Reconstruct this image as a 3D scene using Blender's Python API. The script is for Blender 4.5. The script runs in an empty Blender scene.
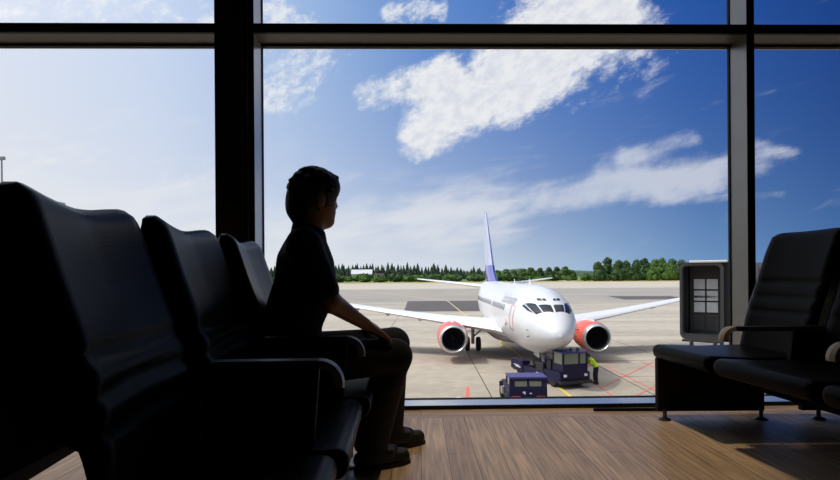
import bpy, bmesh, math, random
import numpy as np
from mathutils import Vector, Matrix, Quaternion
random.seed(7)
C = bpy.context.scene.collection
PI = math.pi
HC = 0.83            # camera height above the lounge floor
GZ = -5.17           # apron level
F = 560.0            # focal length in pixels of an 840 px wide frame
ROLL = 0.0070

def P(px, py, d):
    """world point seen at pixel (px,py) at depth d (measured along the view axis)"""
    u = px - 420.0; v = 275.0 - py
    v2 = v - ROLL * u
    return Vector((u * d / F, d, HC + v2 * d / F))

# ------------------------------------------------------------------ materials
def srgb(r, g, b):
    f = lambda c: (c / 12.92 if c <= 0.04045 else ((c + 0.055) / 1.055) ** 2.4)
    return (f(r / 255.0), f(g / 255.0), f(b / 255.0), 1.0)

def mat(name, col, rough=0.5, metal=0.0, vary=0.12, scale=8.0, bump=0.0, bscale=60.0, spec=0.5, coat=0.0):
    m = bpy.data.materials.new(name); m.use_nodes = True
    nt = m.node_tree; b = nt.nodes['Principled BSDF']
    b.inputs['Roughness'].default_value = rough
    b.inputs['Metallic'].default_value = metal
    b.inputs['Specular IOR Level'].default_value = spec
    if coat: b.inputs['Coat Weight'].default_value = coat
    tc = nt.nodes.new('ShaderNodeTexCoord')
    n = nt.nodes.new('ShaderNodeTexNoise'); n.inputs['Scale'].default_value = scale; n.inputs['Detail'].default_value = 4
    nt.links.new(tc.outputs['Object'], n.inputs['Vector'])
    mx = nt.nodes.new('ShaderNodeMix'); mx.data_type = 'RGBA'
    a = tuple(max(0, c * (1 - vary)) for c in col[:3]) + (1,)
    z = tuple(min(1, c * (1 + vary)) for c in col[:3]) + (1,)
    mx.inputs[6].default_value = a; mx.inputs[7].default_value = z
    nt.links.new(n.outputs['Fac'], mx.inputs[0]); nt.links.new(mx.outputs[2], b.inputs['Base Color'])
    if bump:
        n2 = nt.nodes.new('ShaderNodeTexNoise'); n2.inputs['Scale'].default_value = bscale; n2.inputs['Detail'].default_value = 3
        nt.links.new(tc.outputs['Object'], n2.inputs['Vector'])
        bp = nt.nodes.new('ShaderNodeBump'); bp.inputs['Strength'].default_value = bump; bp.inputs['Distance'].default_value = 0.01
        nt.links.new(n2.outputs['Fac'], bp.inputs['Height']); nt.links.new(bp.outputs['Normal'], b.inputs['Normal'])
    return m

M = {}
M['leather'] = mat('black_leather', (0.0030, 0.0026, 0.0024, 1), 0.33, vary=0.25, scale=20, bump=0.10, bscale=220, spec=0.045)
M['leather'].node_tree.nodes['Principled BSDF'].inputs['Specular Tint'].default_value = (1.0, 0.82, 0.66, 1)
M['shell'] = mat('black_shell', (0.006, 0.006, 0.006, 1), 0.65, spec=0.25)
M['arm'] = mat('dark_armrest', (0.02, 0.017, 0.014, 1), 0.38)
M['armcap'] = mat('tan_armrest_end', (0.30, 0.24, 0.17, 1), 0.4)
M['steel'] = mat('brushed_steel', (0.10, 0.10, 0.10, 1), 0.3, 1.0)
M['frame_black'] = mat('frame_black', (0.008, 0.008, 0.008, 1), 0.6, spec=0.2)
M['frame_grey'] = mat('frame_grey', (0.26, 0.25, 0.23, 1), 0.35, 0.6)
M['frame_light'] = mat('frame_light', (0.66, 0.64, 0.60, 1), 0.3, 0.5)
M['frame_brown'] = mat('frame_brown', (0.10, 0.075, 0.05, 1), 0.5)
M['sill'] = mat('sill_aluminium', (0.74, 0.73, 0.71, 1), 0.14, 0.8)
M['dark_wall'] = mat('dark_wall', (0.03, 0.03, 0.03, 1), 0.9)
M['white_paint'] = mat('aircraft_white', (0.70, 0.70, 0.71, 1), 0.3, vary=0.03, scale=0.8, coat=0.3)
M['wing_grey'] = mat('wing_grey', (0.70, 0.70, 0.71, 1), 0.35, vary=0.05, scale=0.6)
M['belly_grey'] = mat('belly_grey', (0.30, 0.28, 0.30, 1), 0.45)
M['coral'] = mat('coral_red', (0.80, 0.115, 0.075, 1), 0.32, vary=0.06, scale=1.5, coat=0.3)
M['lip'] = mat('inlet_lip_metal', (0.62, 0.62, 0.62, 1), 0.28, 0.7)
M['inlet'] = mat('inlet_dark', (0.02, 0.02, 0.022, 1), 0.6)
M['fan'] = mat('fan_metal', (0.05, 0.05, 0.055, 1), 0.4, 0.6)
M['tailblue'] = mat('tail_blue', (0.13, 0.13, 0.40, 1), 0.2, coat=0.6)
M['fin_sky_sheen'] = mat('fin_blue_with_sheen', (0.40, 0.43, 0.58, 1), 0.2, vary=0.1, scale=0.5, coat=1.0)  # blue fin paint paled: the sky's grazing reflection is put into the colour
M['tailwhite'] = mat('tail_leading_grey', (0.62, 0.64, 0.68, 1), 0.3)
M['winglass'] = mat('dark_aircraft_glass', (0.015, 0.017, 0.02, 1), 0.08)
M['cabinglass'] = mat('cabin_window_glass', (0.13, 0.14, 0.16, 1), 0.15)
M['silver'] = mat('silver_letters', (0.36, 0.36, 0.39, 1), 0.4)
M['redline'] = mat('red_outline', (0.66, 0.22, 0.20, 1), 0.45)
M['pink'] = mat('pale_red_emblem', (0.78, 0.58, 0.56, 1), 0.45)
M['rubber'] = mat('black_rubber', (0.012, 0.012, 0.012, 1), 0.8)
M['strut'] = mat('grey_strut', (0.35, 0.35, 0.36, 1), 0.4, 0.3)
M['gseblue'] = mat('vehicle_blue', (0.004, 0.004, 0.036, 1), 0.4, vary=0.2, scale=2, spec=0.25)
M['gseroof'] = mat('vehicle_roof_blue', (0.035, 0.035, 0.17, 1), 0.45)
M['gseblack'] = mat('vehicle_black', (0.012, 0.012, 0.014, 1), 0.55)
M['vglass'] = mat('vehicle_glass', (0.20, 0.22, 0.16, 1), 0.1)
M['white'] = mat('white_mark', (0.75, 0.75, 0.75, 1), 0.5)
M['redlamp'] = mat('red_lamp', (0.6, 0.04, 0.03, 1), 0.3)
M['amber'] = mat('dark_beacon', (0.05, 0.04, 0.05, 1), 0.3)
M['vest'] = mat('hi_vis_vest', (0.62, 0.85, 0.05, 1), 0.7)
M['workwear'] = mat('navy_workwear', (0.012, 0.014, 0.035, 1), 0.8)
M['skin'] = mat('skin', (0.42, 0.22, 0.13, 1), 0.5, vary=0.08, scale=30)
M['hair'] = mat('black_hair', (0.006, 0.005, 0.005, 1), 0.55, bump=0.5, bscale=160)
M['shirt'] = mat('dark_navy_shirt', (0.008, 0.010, 0.022, 1), 0.85, bump=0.2, bscale=300)
M['trousers'] = mat('black_trousers', (0.006, 0.006, 0.007, 1), 0.85, bump=0.2, bscale=250)
M['shoe'] = mat('black_shoe', (0.006, 0.006, 0.006, 1), 0.6)
M['conifer'] = mat('conifer_green', (0.025, 0.05, 0.022, 1), 0.85, vary=0.4, scale=0.4)
M['leaf'] = mat('leaf_green', (0.075, 0.15, 0.022, 1), 0.8, vary=0.5, scale=0.35)
M['leaf2'] = mat('leaf_dark_green', (0.040, 0.088, 0.020, 1), 0.8, vary=0.5, scale=0.35)
M['bark'] = mat('bark', (0.06, 0.045, 0.03, 1), 0.9)
M['hill'] = mat('far_wood', (0.06, 0.095, 0.06, 1), 0.95, vary=0.5, scale=0.05)
M['barnwall'] = mat('barn_white', (0.72, 0.72, 0.72, 1), 0.7)
M['barnroof'] = mat('barn_roof', (0.62, 0.63, 0.65, 1), 0.5)
M['bridge'] = mat('bridge_black', (0.010, 0.010, 0.010, 1), 0.6)
M['bridgegrey'] = mat('bridge_trim', (0.030, 0.028, 0.026, 1), 0.5)
M['bridgein'] = mat('bridge_interior', (0.035, 0.033, 0.03, 1), 0.7)
M['bridgewall'] = mat('bridge_cladding', (0.20, 0.20, 0.205, 1), 0.6)
M['bridgepane'] = mat('bridge_pane', (0.62, 0.62, 0.60, 1), 0.3)
M['paleline'] = mat('worn_yellow_marking', (0.60, 0.52, 0.30, 1), 0.9)
M['yellowline'] = mat('yellow_marking', (0.72, 0.52, 0.05, 1), 0.8)
M['redmark'] = mat('red_marking', (0.62, 0.13, 0.10, 1), 0.8)
M['whitemark'] = mat('white_marking', (0.75, 0.74, 0.70, 1), 0.8)
M['seam'] = mat('slab_seam', (0.06, 0.05, 0.045, 1), 0.95)
M['dark_grey'] = mat('dark_grey_mottled', (0.095, 0.082, 0.08, 1), 0.95, vary=0.25, scale=0.15)
M['verge'] = mat('dry_verge', (0.42, 0.33, 0.10, 1), 0.95, vary=0.35, scale=0.1)
M['field'] = mat('green_field', (0.13, 0.19, 0.035, 1), 0.95, vary=0.6, scale=0.03)
M['track'] = mat('sandy_track', (0.50, 0.44, 0.33, 1), 0.95)
M['concrete'] = mat('building_wall', (0.50, 0.50, 0.49, 1), 0.8)
M['bandglass'] = mat('building_glass', (0.12, 0.13, 0.14, 1), 0.2)
M['mast'] = mat('mast_grey', (0.35, 0.35, 0.35, 1), 0.5)

# apron: worn concrete slabs
def apron_material():
    m = bpy.data.materials.new('apron_concrete'); m.use_nodes = True
    nt = m.node_tree; b = nt.nodes['Principled BSDF']; b.inputs['Roughness'].default_value = 0.9
    b.inputs['Specular IOR Level'].default_value = 0.2
    tc = nt.nodes.new('ShaderNodeTexCoord')
    def noise(sx, sy, detail=5):
        mp = nt.nodes.new('ShaderNodeMapping'); mp.inputs['Scale'].default_value = (sx, sy, 1)
        nt.links.new(tc.outputs['Object'], mp.inputs['Vector'])
        n = nt.nodes.new('ShaderNodeTexNoise'); n.inputs['Scale'].default_value = 1; n.inputs['Detail'].default_value = detail
        nt.links.new(mp.outputs['Vector'], n.inputs['Vector']); return n.outputs['Fac']
    def mix(f, a, c, k=None):
        mx = nt.nodes.new('ShaderNodeMix'); mx.data_type = 'RGBA'
        nt.links.new(f, mx.inputs[0])
        for i, v in ((6, a), (7, c)):
            if isinstance(v, tuple): mx.inputs[i].default_value = v
            else: nt.links.new(v, mx.inputs[i])
        return mx.outputs[2]
    def ramp(f, stops):
        r = nt.nodes.new('ShaderNodeValToRGB'); el = r.color_ramp.elements
        while len(el) < len(stops): el.new(0.5)
        for e, (p, c) in zip(el, stops): e.position = p; e.color = c
        nt.links.new(f, r.inputs['Fac']); return r.outputs['Color']
    sep = nt.nodes.new('ShaderNodeSeparateXYZ'); nt.links.new(tc.outputs['Object'], sep.inputs[0])
    mr = nt.nodes.new('ShaderNodeMapRange'); mr.inputs['From Min'].default_value = 0; mr.inputs['From Max'].default_value = 440
    nt.links.new(sep.outputs['Y'], mr.inputs['Value'])
    c1 = (0.37, 0.315, 0.245, 1); c2 = (0.44, 0.395, 0.33, 1); c3 = (0.345, 0.315, 0.28, 1); c4 = (0.50, 0.45, 0.38, 1)
    base = ramp(mr.outputs['Result'], [(0.05, c1), (0.13, c2), (0.22, c2), (0.30, c3), (0.52, c3), (0.56, c4), (1.0, c4)])
    dark = ramp(noise(0.05, 0.22), [(0.38, (0.88, 0.87, 0.86, 1)), (0.62, (1.08, 1.08, 1.08, 1))])
    mul = nt.nodes.new('ShaderNodeMix'); mul.data_type = 'RGBA'; mul.blend_type = 'MULTIPLY'; mul.inputs[0].default_value = 1
    nt.links.new(base, mul.inputs[6]); nt.links.new(dark, mul.inputs[7])
    fine = ramp(noise(1.2, 1.2), [(0.3, (0.86, 0.86, 0.86, 1)), (0.7, (1.05, 1.05, 1.05, 1))])
    mul2 = nt.nodes.new('ShaderNodeMix'); mul2.data_type = 'RGBA'; mul2.blend_type = 'MULTIPLY'; mul2.inputs[0].default_value = 1
    nt.links.new(mul.outputs[2], mul2.inputs[6]); nt.links.new(fine, mul2.inputs[7])
    # oil and rubber stains
    st = ramp(noise(0.16, 0.7, 3), [(0.66, (1, 1, 1, 1)), (0.78, (0.45, 0.42, 0.38, 1))])
    mul3 = nt.nodes.new('ShaderNodeMix'); mul3.data_type = 'RGBA'; mul3.blend_type = 'MULTIPLY'; mul3.inputs[0].default_value = 0.8
    nt.links.new(mul2.outputs[2], mul3.inputs[6]); nt.links.new(st, mul3.inputs[7])
    nt.links.new(mul3.outputs[2], b.inputs['Base Color'])
    return m
M['apron'] = apron_material()

def floor_material(name, rot, bw, rh):
    m = bpy.data.materials.new(name); m.use_nodes = True
    nt = m.node_tree; b = nt.nodes['Principled BSDF']
    tc = nt.nodes.new('ShaderNodeTexCoord'); mp = nt.nodes.new('ShaderNodeMapping')
    mp.inputs['Rotation'].default_value = (0, 0, rot)
    nt.links.new(tc.outputs['Object'], mp.inputs['Vector'])
    br = nt.nodes.new('ShaderNodeTexBrick'); br.inputs['Scale'].default_value = 1
    br.inputs['Brick Width'].default_value = bw; br.inputs['Row Height'].default_value = rh
    br.inputs['Mortar Size'].default_value = 0.0016; br.inputs['Mortar Smooth'].default_value = 0.3; br.inputs['Bias'].default_value = 0.0
    br.inputs['Color1'].default_value = (0.88, 0.64, 0.40, 1); br.inputs['Color2'].default_value = (0.66, 0.45, 0.26, 1)
    br.inputs['Mortar'].default_value = (0.16, 0.09, 0.05, 1)
    nt.links.new(mp.outputs['Vector'], br.inputs['Vector'])
    mp2 = nt.nodes.new('ShaderNodeMapping'); mp2.inputs['Scale'].default_value = (3, 60, 1)
    nt.links.new(mp.outputs['Vector'], mp2.inputs['Vector'])
    n = nt.nodes.new('ShaderNodeTexNoise'); n.inputs['Scale'].default_value = 1.0; n.inputs['Detail'].default_value = 5
    nt.links.new(mp2.outputs['Vector'], n.inputs['Vector'])
    r = nt.nodes.new('ShaderNodeValToRGB'); r.color_ramp.elements[0].position = 0.3; r.color_ramp.elements[0].color = (0.55, 0.52, 0.5, 1)
    r.color_ramp.elements[1].position = 0.65; r.color_ramp.elements[1].color = (1.1, 1.1, 1.1, 1)
    nt.links.new(n.outputs['Fac'], r.inputs['Fac'])
    mx = nt.nodes.new('ShaderNodeMix'); mx.data_type = 'RGBA'; mx.blend_type = 'MULTIPLY'; mx.inputs[0].default_value = 1
    nt.links.new(br.outputs['Color'], mx.inputs[6]); nt.links.new(r.outputs['Color'], mx.inputs[7])
    nt.links.new(mx.outputs[2], b.inputs['Base Color'])
    b.inputs['Roughness'].default_value = 0.42; b.inputs['Specular IOR Level'].default_value = 0.45
    bp = nt.nodes.new('ShaderNodeBump'); bp.inputs['Strength'].default_value = 0.25; bp.inputs['Distance'].default_value = 0.003
    nt.links.new(n.outputs['Fac'], bp.inputs['Height']); nt.links.new(bp.outputs['Normal'], b.inputs['Normal'])
    return m
M['floor'] = floor_material('oak_planks', PI / 2, 1.3, 0.125)
M['floor_edge'] = floor_material('oak_border', 0.0, 1.6, 0.14)

def glass_material():
    m = bpy.data.materials.new('window_glass'); m.use_nodes = True
    nt = m.node_tree; nt.nodes.clear()
    out = nt.nodes.new('ShaderNodeOutputMaterial'); mix = nt.nodes.new('ShaderNodeMixShader')
    tr = nt.nodes.new('ShaderNodeBsdfTransparent'); gl = nt.nodes.new('ShaderNodeBsdfGlossy')
    tc = nt.nodes.new('ShaderNodeTexCoord'); n = nt.nodes.new('ShaderNodeTexNoise'); n.inputs['Scale'].default_value = 2
    nt.links.new(tc.outputs['Object'], n.inputs['Vector'])
    r = nt.nodes.new('ShaderNodeValToRGB'); r.color_ramp.elements[0].color = (0.985, 0.99, 0.988, 1); r.color_ramp.elements[1].color = (0.995, 0.995, 0.995, 1)
    nt.links.new(n.outputs['Fac'], r.inputs['Fac']); nt.links.new(r.outputs['Color'], tr.inputs['Color'])
    gl.inputs['Roughness'].default_value = 0.0
    fr = nt.nodes.new('ShaderNodeFresnel'); fr.inputs['IOR'].default_value = 1.25
    nt.links.new(fr.outputs[0], mix.inputs[0]); nt.links.new(tr.outputs[0], mix.inputs[1]); nt.links.new(gl.outputs[0], mix.inputs[2])
    nt.links.new(mix.outputs[0], out.inputs['Surface'])
    return m
M['glass'] = glass_material()

# ------------------------------------------------------------------ object helpers
def link(name, verts, faces, m, parent=None, smooth=False, kind=None):
    me = bpy.data.meshes.new(name)
    me.from_pydata([tuple(v) for v in verts], [], faces); me.validate(); me.update()
    if m is not None: me.materials.append(M[m] if isinstance(m, str) else m)
    bm = bmesh.new(); bm.from_mesh(me); bmesh.ops.recalc_face_normals(bm, faces=bm.faces); bm.to_mesh(me); bm.free()
    if smooth:
        for p in me.polygons: p.use_smooth = True
    o = bpy.data.objects.new(name, me); C.objects.link(o)
    if parent is not None: o.parent = parent
    if kind: o['kind'] = kind
    return o

def thing(name, label, cat, loc=(0, 0, 0), rz=0.0, group=None):
    o = bpy.data.objects.new(name, None); C.objects.link(o); o.empty_display_size = 0.2
    o.location = loc; o.rotation_euler = (0, 0, rz)
    o['label'] = label; o['category'] = cat
    if group: o['group'] = group
    return o

def tag(o, label, cat, group=None):
    o['label'] = label; o['category'] = cat
    if group: o['group'] = group
    return o

class MB:
    """collects shapes of ONE part"""
    def __init__(s): s.v = []; s.f = []
    def add(s, v, f):
        k = len(s.v); s.v += [Vector(p) for p in v]; s.f += [tuple(i + k for i in q) for q in f]; return s
    def box(s, x0, x1, y0, y1, z0, z1, bev=0.0, seg=2, mtx=None):
        bm = bmesh.new(); bmesh.ops.create_cube(bm, size=1)
        for v in bm.verts:
            v.co = Vector(((x0 + x1) / 2 + v.co.x * (x1 - x0), (y0 + y1) / 2 + v.co.y * (y1 - y0), (z0 + z1) / 2 + v.co.z * (z1 - z0)))
        if bev: bmesh.ops.bevel(bm, geom=bm.edges[:], offset=bev, segments=seg, affect='EDGES', profile=0.5)
        bm.verts.index_update()
        vs = [v.co.copy() for v in bm.verts]
        if mtx is not None: vs = [mtx @ p for p in vs]
        s.add(vs, [[v.index for v in f.verts] for f in bm.faces]); bm.free(); return s
    def loft(s, rings, cap=True, closed=True):
        n = len(rings[0]); v = [p for r in rings for p in r]; f = []
        for i in range(len(rings) - 1):
            for j in range(n if closed else n - 1):
                k = (j + 1) % n
                f.append((i * n + j, i * n + k, (i + 1) * n + k, (i + 1) * n + j))
        if cap and closed:
            f.append(tuple(range(n))); f.append(tuple((len(rings) - 1) * n + j for j in range(n)))
        return s.add(v, f)
    def tube(s, pts, r, n=10):
        pts = [Vector(p) for p in pts]; rings = []
        up = Vector((0, 0, 1))
        for i, p in enumerate(pts):
            t = (pts[min(i + 1, len(pts) - 1)] - pts[max(i - 1, 0)]).normalized()
            a = t.cross(up)
            if a.length < 1e-3: a = t.cross(Vector((1, 0, 0)))
            a.normalize(); b = t.cross(a)
            rr = r[i] if isinstance(r, (list, tuple)) else r
            rings.append([p + a * rr * math.cos(2 * PI * k / n) + b * rr * math.sin(2 * PI * k / n) for k in range(n)])
        return s.loft(rings)
    def lathe(s, prof, origin, axis, n=24, cap=True):
        """prof: list of (t along axis, radius)"""
        o = Vector(origin); ax = Vector(axis).normalized()
        a = ax.orthogonal().normalized(); b = ax.cross(a)
        rings = [[o + ax * t + a * r * math.cos(2 * PI * k / n) + b * r * math.sin(2 * PI * k / n) for k in range(n)] for t, r in prof]
        return s.loft(rings, cap)
    def prism(s, poly, d):
        """poly: 3D points, extruded by vector d"""
        d = Vector(d); a = [Vector(p) for p in poly]
        return s.loft([a, [p + d for p in a]])
    def out(s, name, m, parent=None, smooth=False, kind=None):
        o = link(name, s.v, s.f, m, parent, smooth, kind)
        if smooth:
            try:
                mod = None
                o.data.set_sharp_from_angle(angle=math.radians(40))
            except Exception: pass
        return o

# ------------------------------------------------------------------ world
def build_world():
    w = bpy.data.worlds.new('sky'); bpy.context.scene.world = w; w.use_nodes = True
    nt = w.node_tree; nt.nodes.clear(); N = nt.nodes.new; L = nt.links.new
    class E:
        def __init__(s, o): s.o = o
        def _b(a, op, b, swap=False):
            n = N('ShaderNodeMath'); n.operation = op
            x, y = (b, a) if swap else (a, b)
            for i, q in enumerate((x, y)):
                if isinstance(q, E): L(q.o, n.inputs[i])
                else: n.inputs[i].default_value = q
            return E(n.outputs[0])
        def __add__(a, b): return a._b('ADD', b)
        def __sub__(a, b): return a._b('SUBTRACT', b)
        def __rsub__(a, b): return a._b('SUBTRACT', b, True)
        def __mul__(a, b): return a._b('MULTIPLY', b)
        def __truediv__(a, b): return a._b('DIVIDE', b)
        def pw(a, b): return a._b('POWER', b)
        def mx(a, b): return a._b('MAXIMUM', b)
        def mn(a, b): return a._b('MINIMUM', b)
        def at2(a, b): return a._b('ARCTAN2', b)
        def un(a, op):
            n = N('ShaderNodeMath'); n.operation = op; L(a.o, n.inputs[0]); return E(n.outputs[0])
        def exp(a): return a.un('EXPONENT')
        def clamp(a): return a.mx(0.0).mn(1.0)
    def sstep(x, lo, hi):
        n = N('ShaderNodeMapRange'); n.interpolation_type = 'SMOOTHSTEP'
        L(x.o, n.inputs['Value']); n.inputs['From Min'].default_value = lo; n.inputs['From Max'].default_value = hi
        return E(n.outputs['Result'])
    tc = N('ShaderNodeTexCoord'); sp = N('ShaderNodeSeparateXYZ'); L(tc.outputs['Generated'], sp.inputs[0])
    X, Y, Z = E(sp.outputs[0]), E(sp.outputs[1]), E(sp.outputs[2])
    a = X.at2(Y)
    t = Z / ((X * X + Y * Y).un('SQRT').mx(0.02))
    A = lambda px: math.atan((px - 420) / F)
    Tt = lambda px, py: (275 - py) / F * math.cos(A(px))
    def ramp(f, stops):
        r = N('ShaderNodeValToRGB'); r.color_ramp.interpolation = 'EASE' if False else 'LINEAR'
        el = r.color_ramp.elements
        while len(el) < len(stops): el.new(0.5)
        for e, (p, c) in zip(el, stops): e.position = p; e.color = c
        L(f.o, r.inputs['Fac']); return r.outputs['Color']
    an = (a + PI) / (2 * PI)
    pos = lambda px: (A(px) + PI) / (2 * PI)
    back = srgb(120, 150, 195)
    hi = ramp(an, [(0.0, back), (0.30, srgb(216, 224, 240)), (pos(0), srgb(212, 222, 241)), (pos(150), srgb(198, 214, 242)), (pos(290), srgb(158, 188, 232)),
                   (pos(430), srgb(84, 136, 208)), (pos(560), srgb(48, 104, 188)), (pos(680), srgb(26, 80, 166)), (pos(840), srgb(14, 58, 136)), (1.0, back)])
    lo = ramp(an, [(0.0, srgb(170, 180, 195)), (0.30, srgb(244, 242, 240)), (pos(0), srgb(246, 244, 242)), (pos(300), srgb(232, 235, 240)),
                   (pos(450), srgb(216, 225, 236)), (pos(600), srgb(158, 186, 216)), (pos(700), srgb(118, 156, 200)), (pos(840), srgb(84, 126, 180)), (1.0, srgb(170, 180, 195))])
    haze = ((t.mx(0.0) * -1.0) / 0.17).exp()
    haze = (haze * 1.05).clamp()
    def mixc(f, c1, c2):
        m = N('ShaderNodeMix'); m.data_type = 'RGBA'
        L(f.o, m.inputs[0])
        for i, c in ((6, c1), (7, c2)):
            if isinstance(c, tuple): m.inputs[i].default_value = c
            else: L(c, m.inputs[i])
        return m.outputs[2]
    sky = mixc(haze, hi, lo)
    def noise(sx, sy, ox=0.0, detail=6, rough=0.6, dist=0.0, rot=0.0):
        c, s = math.cos(rot), math.sin(rot)
        u = (a * c + t * s) * sx + ox; v = (t * c - a * s) * sy
        cb = N('ShaderNodeCombineXYZ'); L(u.o, cb.inputs[0]); L(v.o, cb.inputs[1])
        n = N('ShaderNodeTexNoise'); n.inputs['Scale'].default_value = 1; n.inputs['Detail'].default_value = detail
        n.inputs['Roughness'].default_value = rough; n.inputs['Distortion'].default_value = dist
        L(cb.outputs[0], n.inputs['Vector']); return E(n.outputs['Fac'])
    def streak(p0, p1, w0, w1, soft=1.0):
        a0, t0 = A(p0[0]), Tt(*p0); a1, t1 = A(p1[0]), Tt(*p1)
        dx, dy = a1 - a0, t1 - t0; Ln = math.hypot(dx, dy); dx /= Ln; dy /= Ln
        s = ((a - a0) * dx + (t - t0) * dy) / Ln          # 0..1 along
        n = (a - a0) * (-dy) + (t - t0) * dx              # signed distance
        wd = (s * (w1 - w0) + w0) / F
        wd = wd.mx(0.004)
        q = n / wd
        g = (q * q * -1.0).exp()
        ends = sstep(s, -0.08, 0.12) * (1.0 - sstep(s, 0.92, 1.12))
        return g * ends
    fine = noise(36, 54, 3.1, 9, 0.66, 0.1, rot=0.5)
    mid = noise(10, 17, 7.7, 6, 0.55, 0.2, rot=0.5)
    wisp = noise(6, 30, 1.3, 7, 0.6, 0.8, rot=0.15)
    body = fine * 0.55 + mid * 0.45
    # great diagonal cloud
    m1 = streak((400, 150), (628, -14), 22, 84)
    m1b = streak((350, 100), (455, 70), 26, 22) * 0.40
    m1c = streak((500, 125), (570, 80), 14, 14) * 0.30
    d1 = sstep(body + m1 * 0.66 + m1b + m1c * 0.6, 0.72, 1.04)
    # long flat cloud to the right and its puffs
    m2 = streak((400, 212), (760, 168), 22, 16) * 0.95
    m2b = streak((615, 160), (700, 138), 10, 10) * 0.65
    m2c = streak((735, 143), (800, 156), 7, 6) * 0.55
    m2d = streak((650, 203), (790, 196), 7, 5) * 0.45
    m2e = streak((590, 168), (720, 185), 14, 14) * 0.4
    d2 = sstep(body * 0.6 + wisp * 0.4 + (m2 + m2b + m2c + m2d + m2e) * 0.42, 0.60, 0.98)
    # small altocumulus on the upper left of the main pane
    m3 = streak((255, 110), (335, 30), 40, 40) * 0.30 + streak((380, 12), (450, 8), 16, 16) * 0.35 + streak((200, 30), (290, 5), 22, 22) * 0.35 + streak((-20, 10), (180, 0), 40, 30) * 0.25 + streak((-20, 130), (210, 170), 40, 40) * 0.16
    d3 = sstep(fine * 0.75 + mid * 0.25 + m3, 0.66, 0.95)
    # thin veil low over the field
    m4 = streak((255, 245), (520, 215), 60, 40)
    m4b = streak((-40, 225), (230, 225), 70, 60)
    d4 = sstep(wisp * 0.6 + mid * 0.4 + m4 * 0.30 + m4b * 0.25, 0.55, 0.95)
    up = sstep(t, 0.0, 0.04)
    white = srgb(243, 244, 247); grey = srgb(224, 228, 238)
    ccol = mixc(sstep(fine, 0.35, 0.62), grey, white)
    ccol_thin = srgb(222, 226, 236)
    c = mixc((d4 * 0.75 * up).clamp(), sky, srgb(236, 238, 242))
    c = mixc((d3 * 0.8).clamp(), c, ccol)
    c = mixc((d2 * 0.72 * up).clamp(), c, ccol_thin)
    c = mixc((d1 * 0.97).clamp(), c, ccol)
    # unseen white added overhead to brighten and neutralise the light; glow around the sun
    c = mixc((sstep(t, 0.55, 1.1) * 0.8).clamp(), c, srgb(226, 228, 230))
    sdx, sdy, sdz = sun_dir
    cosang = (X * sdx + Y * sdy + Z * sdz)
    glow = ((cosang - 1.0) * 8.0).exp()
    # ground colour under the horizon
    c = mixc(sstep(t, -0.05, -0.02), srgb(120, 115, 100), c)
    bg = N('ShaderNodeBackground'); L(c, bg.inputs['Color']); L((glow * 4.0 + 0.97).o, bg.inputs['Strength'])
    out = N('ShaderNodeOutputWorld'); L(bg.outputs[0], out.inputs['Surface'])
sun_dir = Vector((-0.60, -0.06, 0.86)).normalized()          # towards the sun
build_world()

# ------------------------------------------------------------------ sun, camera
sd = bpy.data.lights.new('sun', 'SUN'); sd.energy = 2.3; sd.angle = math.radians(2.0); sd.color = (1.0, 0.95, 0.86)
so = bpy.data.objects.new('sun', sd); C.objects.link(so)
so.rotation_euler = sun_dir.to_track_quat('Z', 'Y').to_euler(); so.location = (-20, -20, 60)

cd = bpy.data.cameras.new('camera'); cd.lens = 24; cd.sensor_width = 36; cd.sensor_fit = 'HORIZONTAL'
cd.shift_y = 35.0 / 840.0; cd.clip_end = 5000; cd.clip_start = 0.05
co = bpy.data.objects.new('camera', cd); C.objects.link(co); co.location = (0, 0, HC)
co.rotation_euler = (Matrix.Rotation(math.radians(90), 4, 'X') @ Matrix.Rotation(-math.atan(ROLL), 4, 'Z')).to_euler()
sc = bpy.context.scene; sc.camera = co
sc.view_settings.view_transform = 'Standard'; sc.view_settings.look = 'None'
sc.view_settings.exposure = 0.0; sc.view_settings.gamma = 1.0; sc.view_settings.use_curve_mapping = False
try:
    sc.cycles.use_denoising = True; sc.cycles.max_bounces = 8; sc.cycles.transparent_max_bounces = 16
    sc.cycles.sample_clamp_indirect = 6.0
except Exception: pass

# ------------------------------------------------------------------ ground outside
MB().box(-700, 700, -40, 415, GZ - 0.5, GZ).out('ground', 'apron', kind='structure')
MB().box(-900, 900, 415, 452, GZ - 0.5, GZ + 0.15).out('verge', 'verge', kind='structure')
MB().box(-1800, 1800, 452, 2200, GZ - 0.5, GZ + 0.10).out('field', 'field', kind='structure')
def strip(name, p0, p1, w, m, z=0.012):
    p0 = Vector((p0[0], p0[1], 0)); p1 = Vector((p1[0], p1[1], 0)); d = (p1 - p0).normalized(); n = Vector((-d.y, d.x, 0)) * w / 2
    q = [p0 + n, p0 - n, p1 - n, p1 + n]
    return MB().prism([(v.x, v.y, GZ) for v in q], (0, 0, z)).out(name, m, kind='structure')
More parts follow.
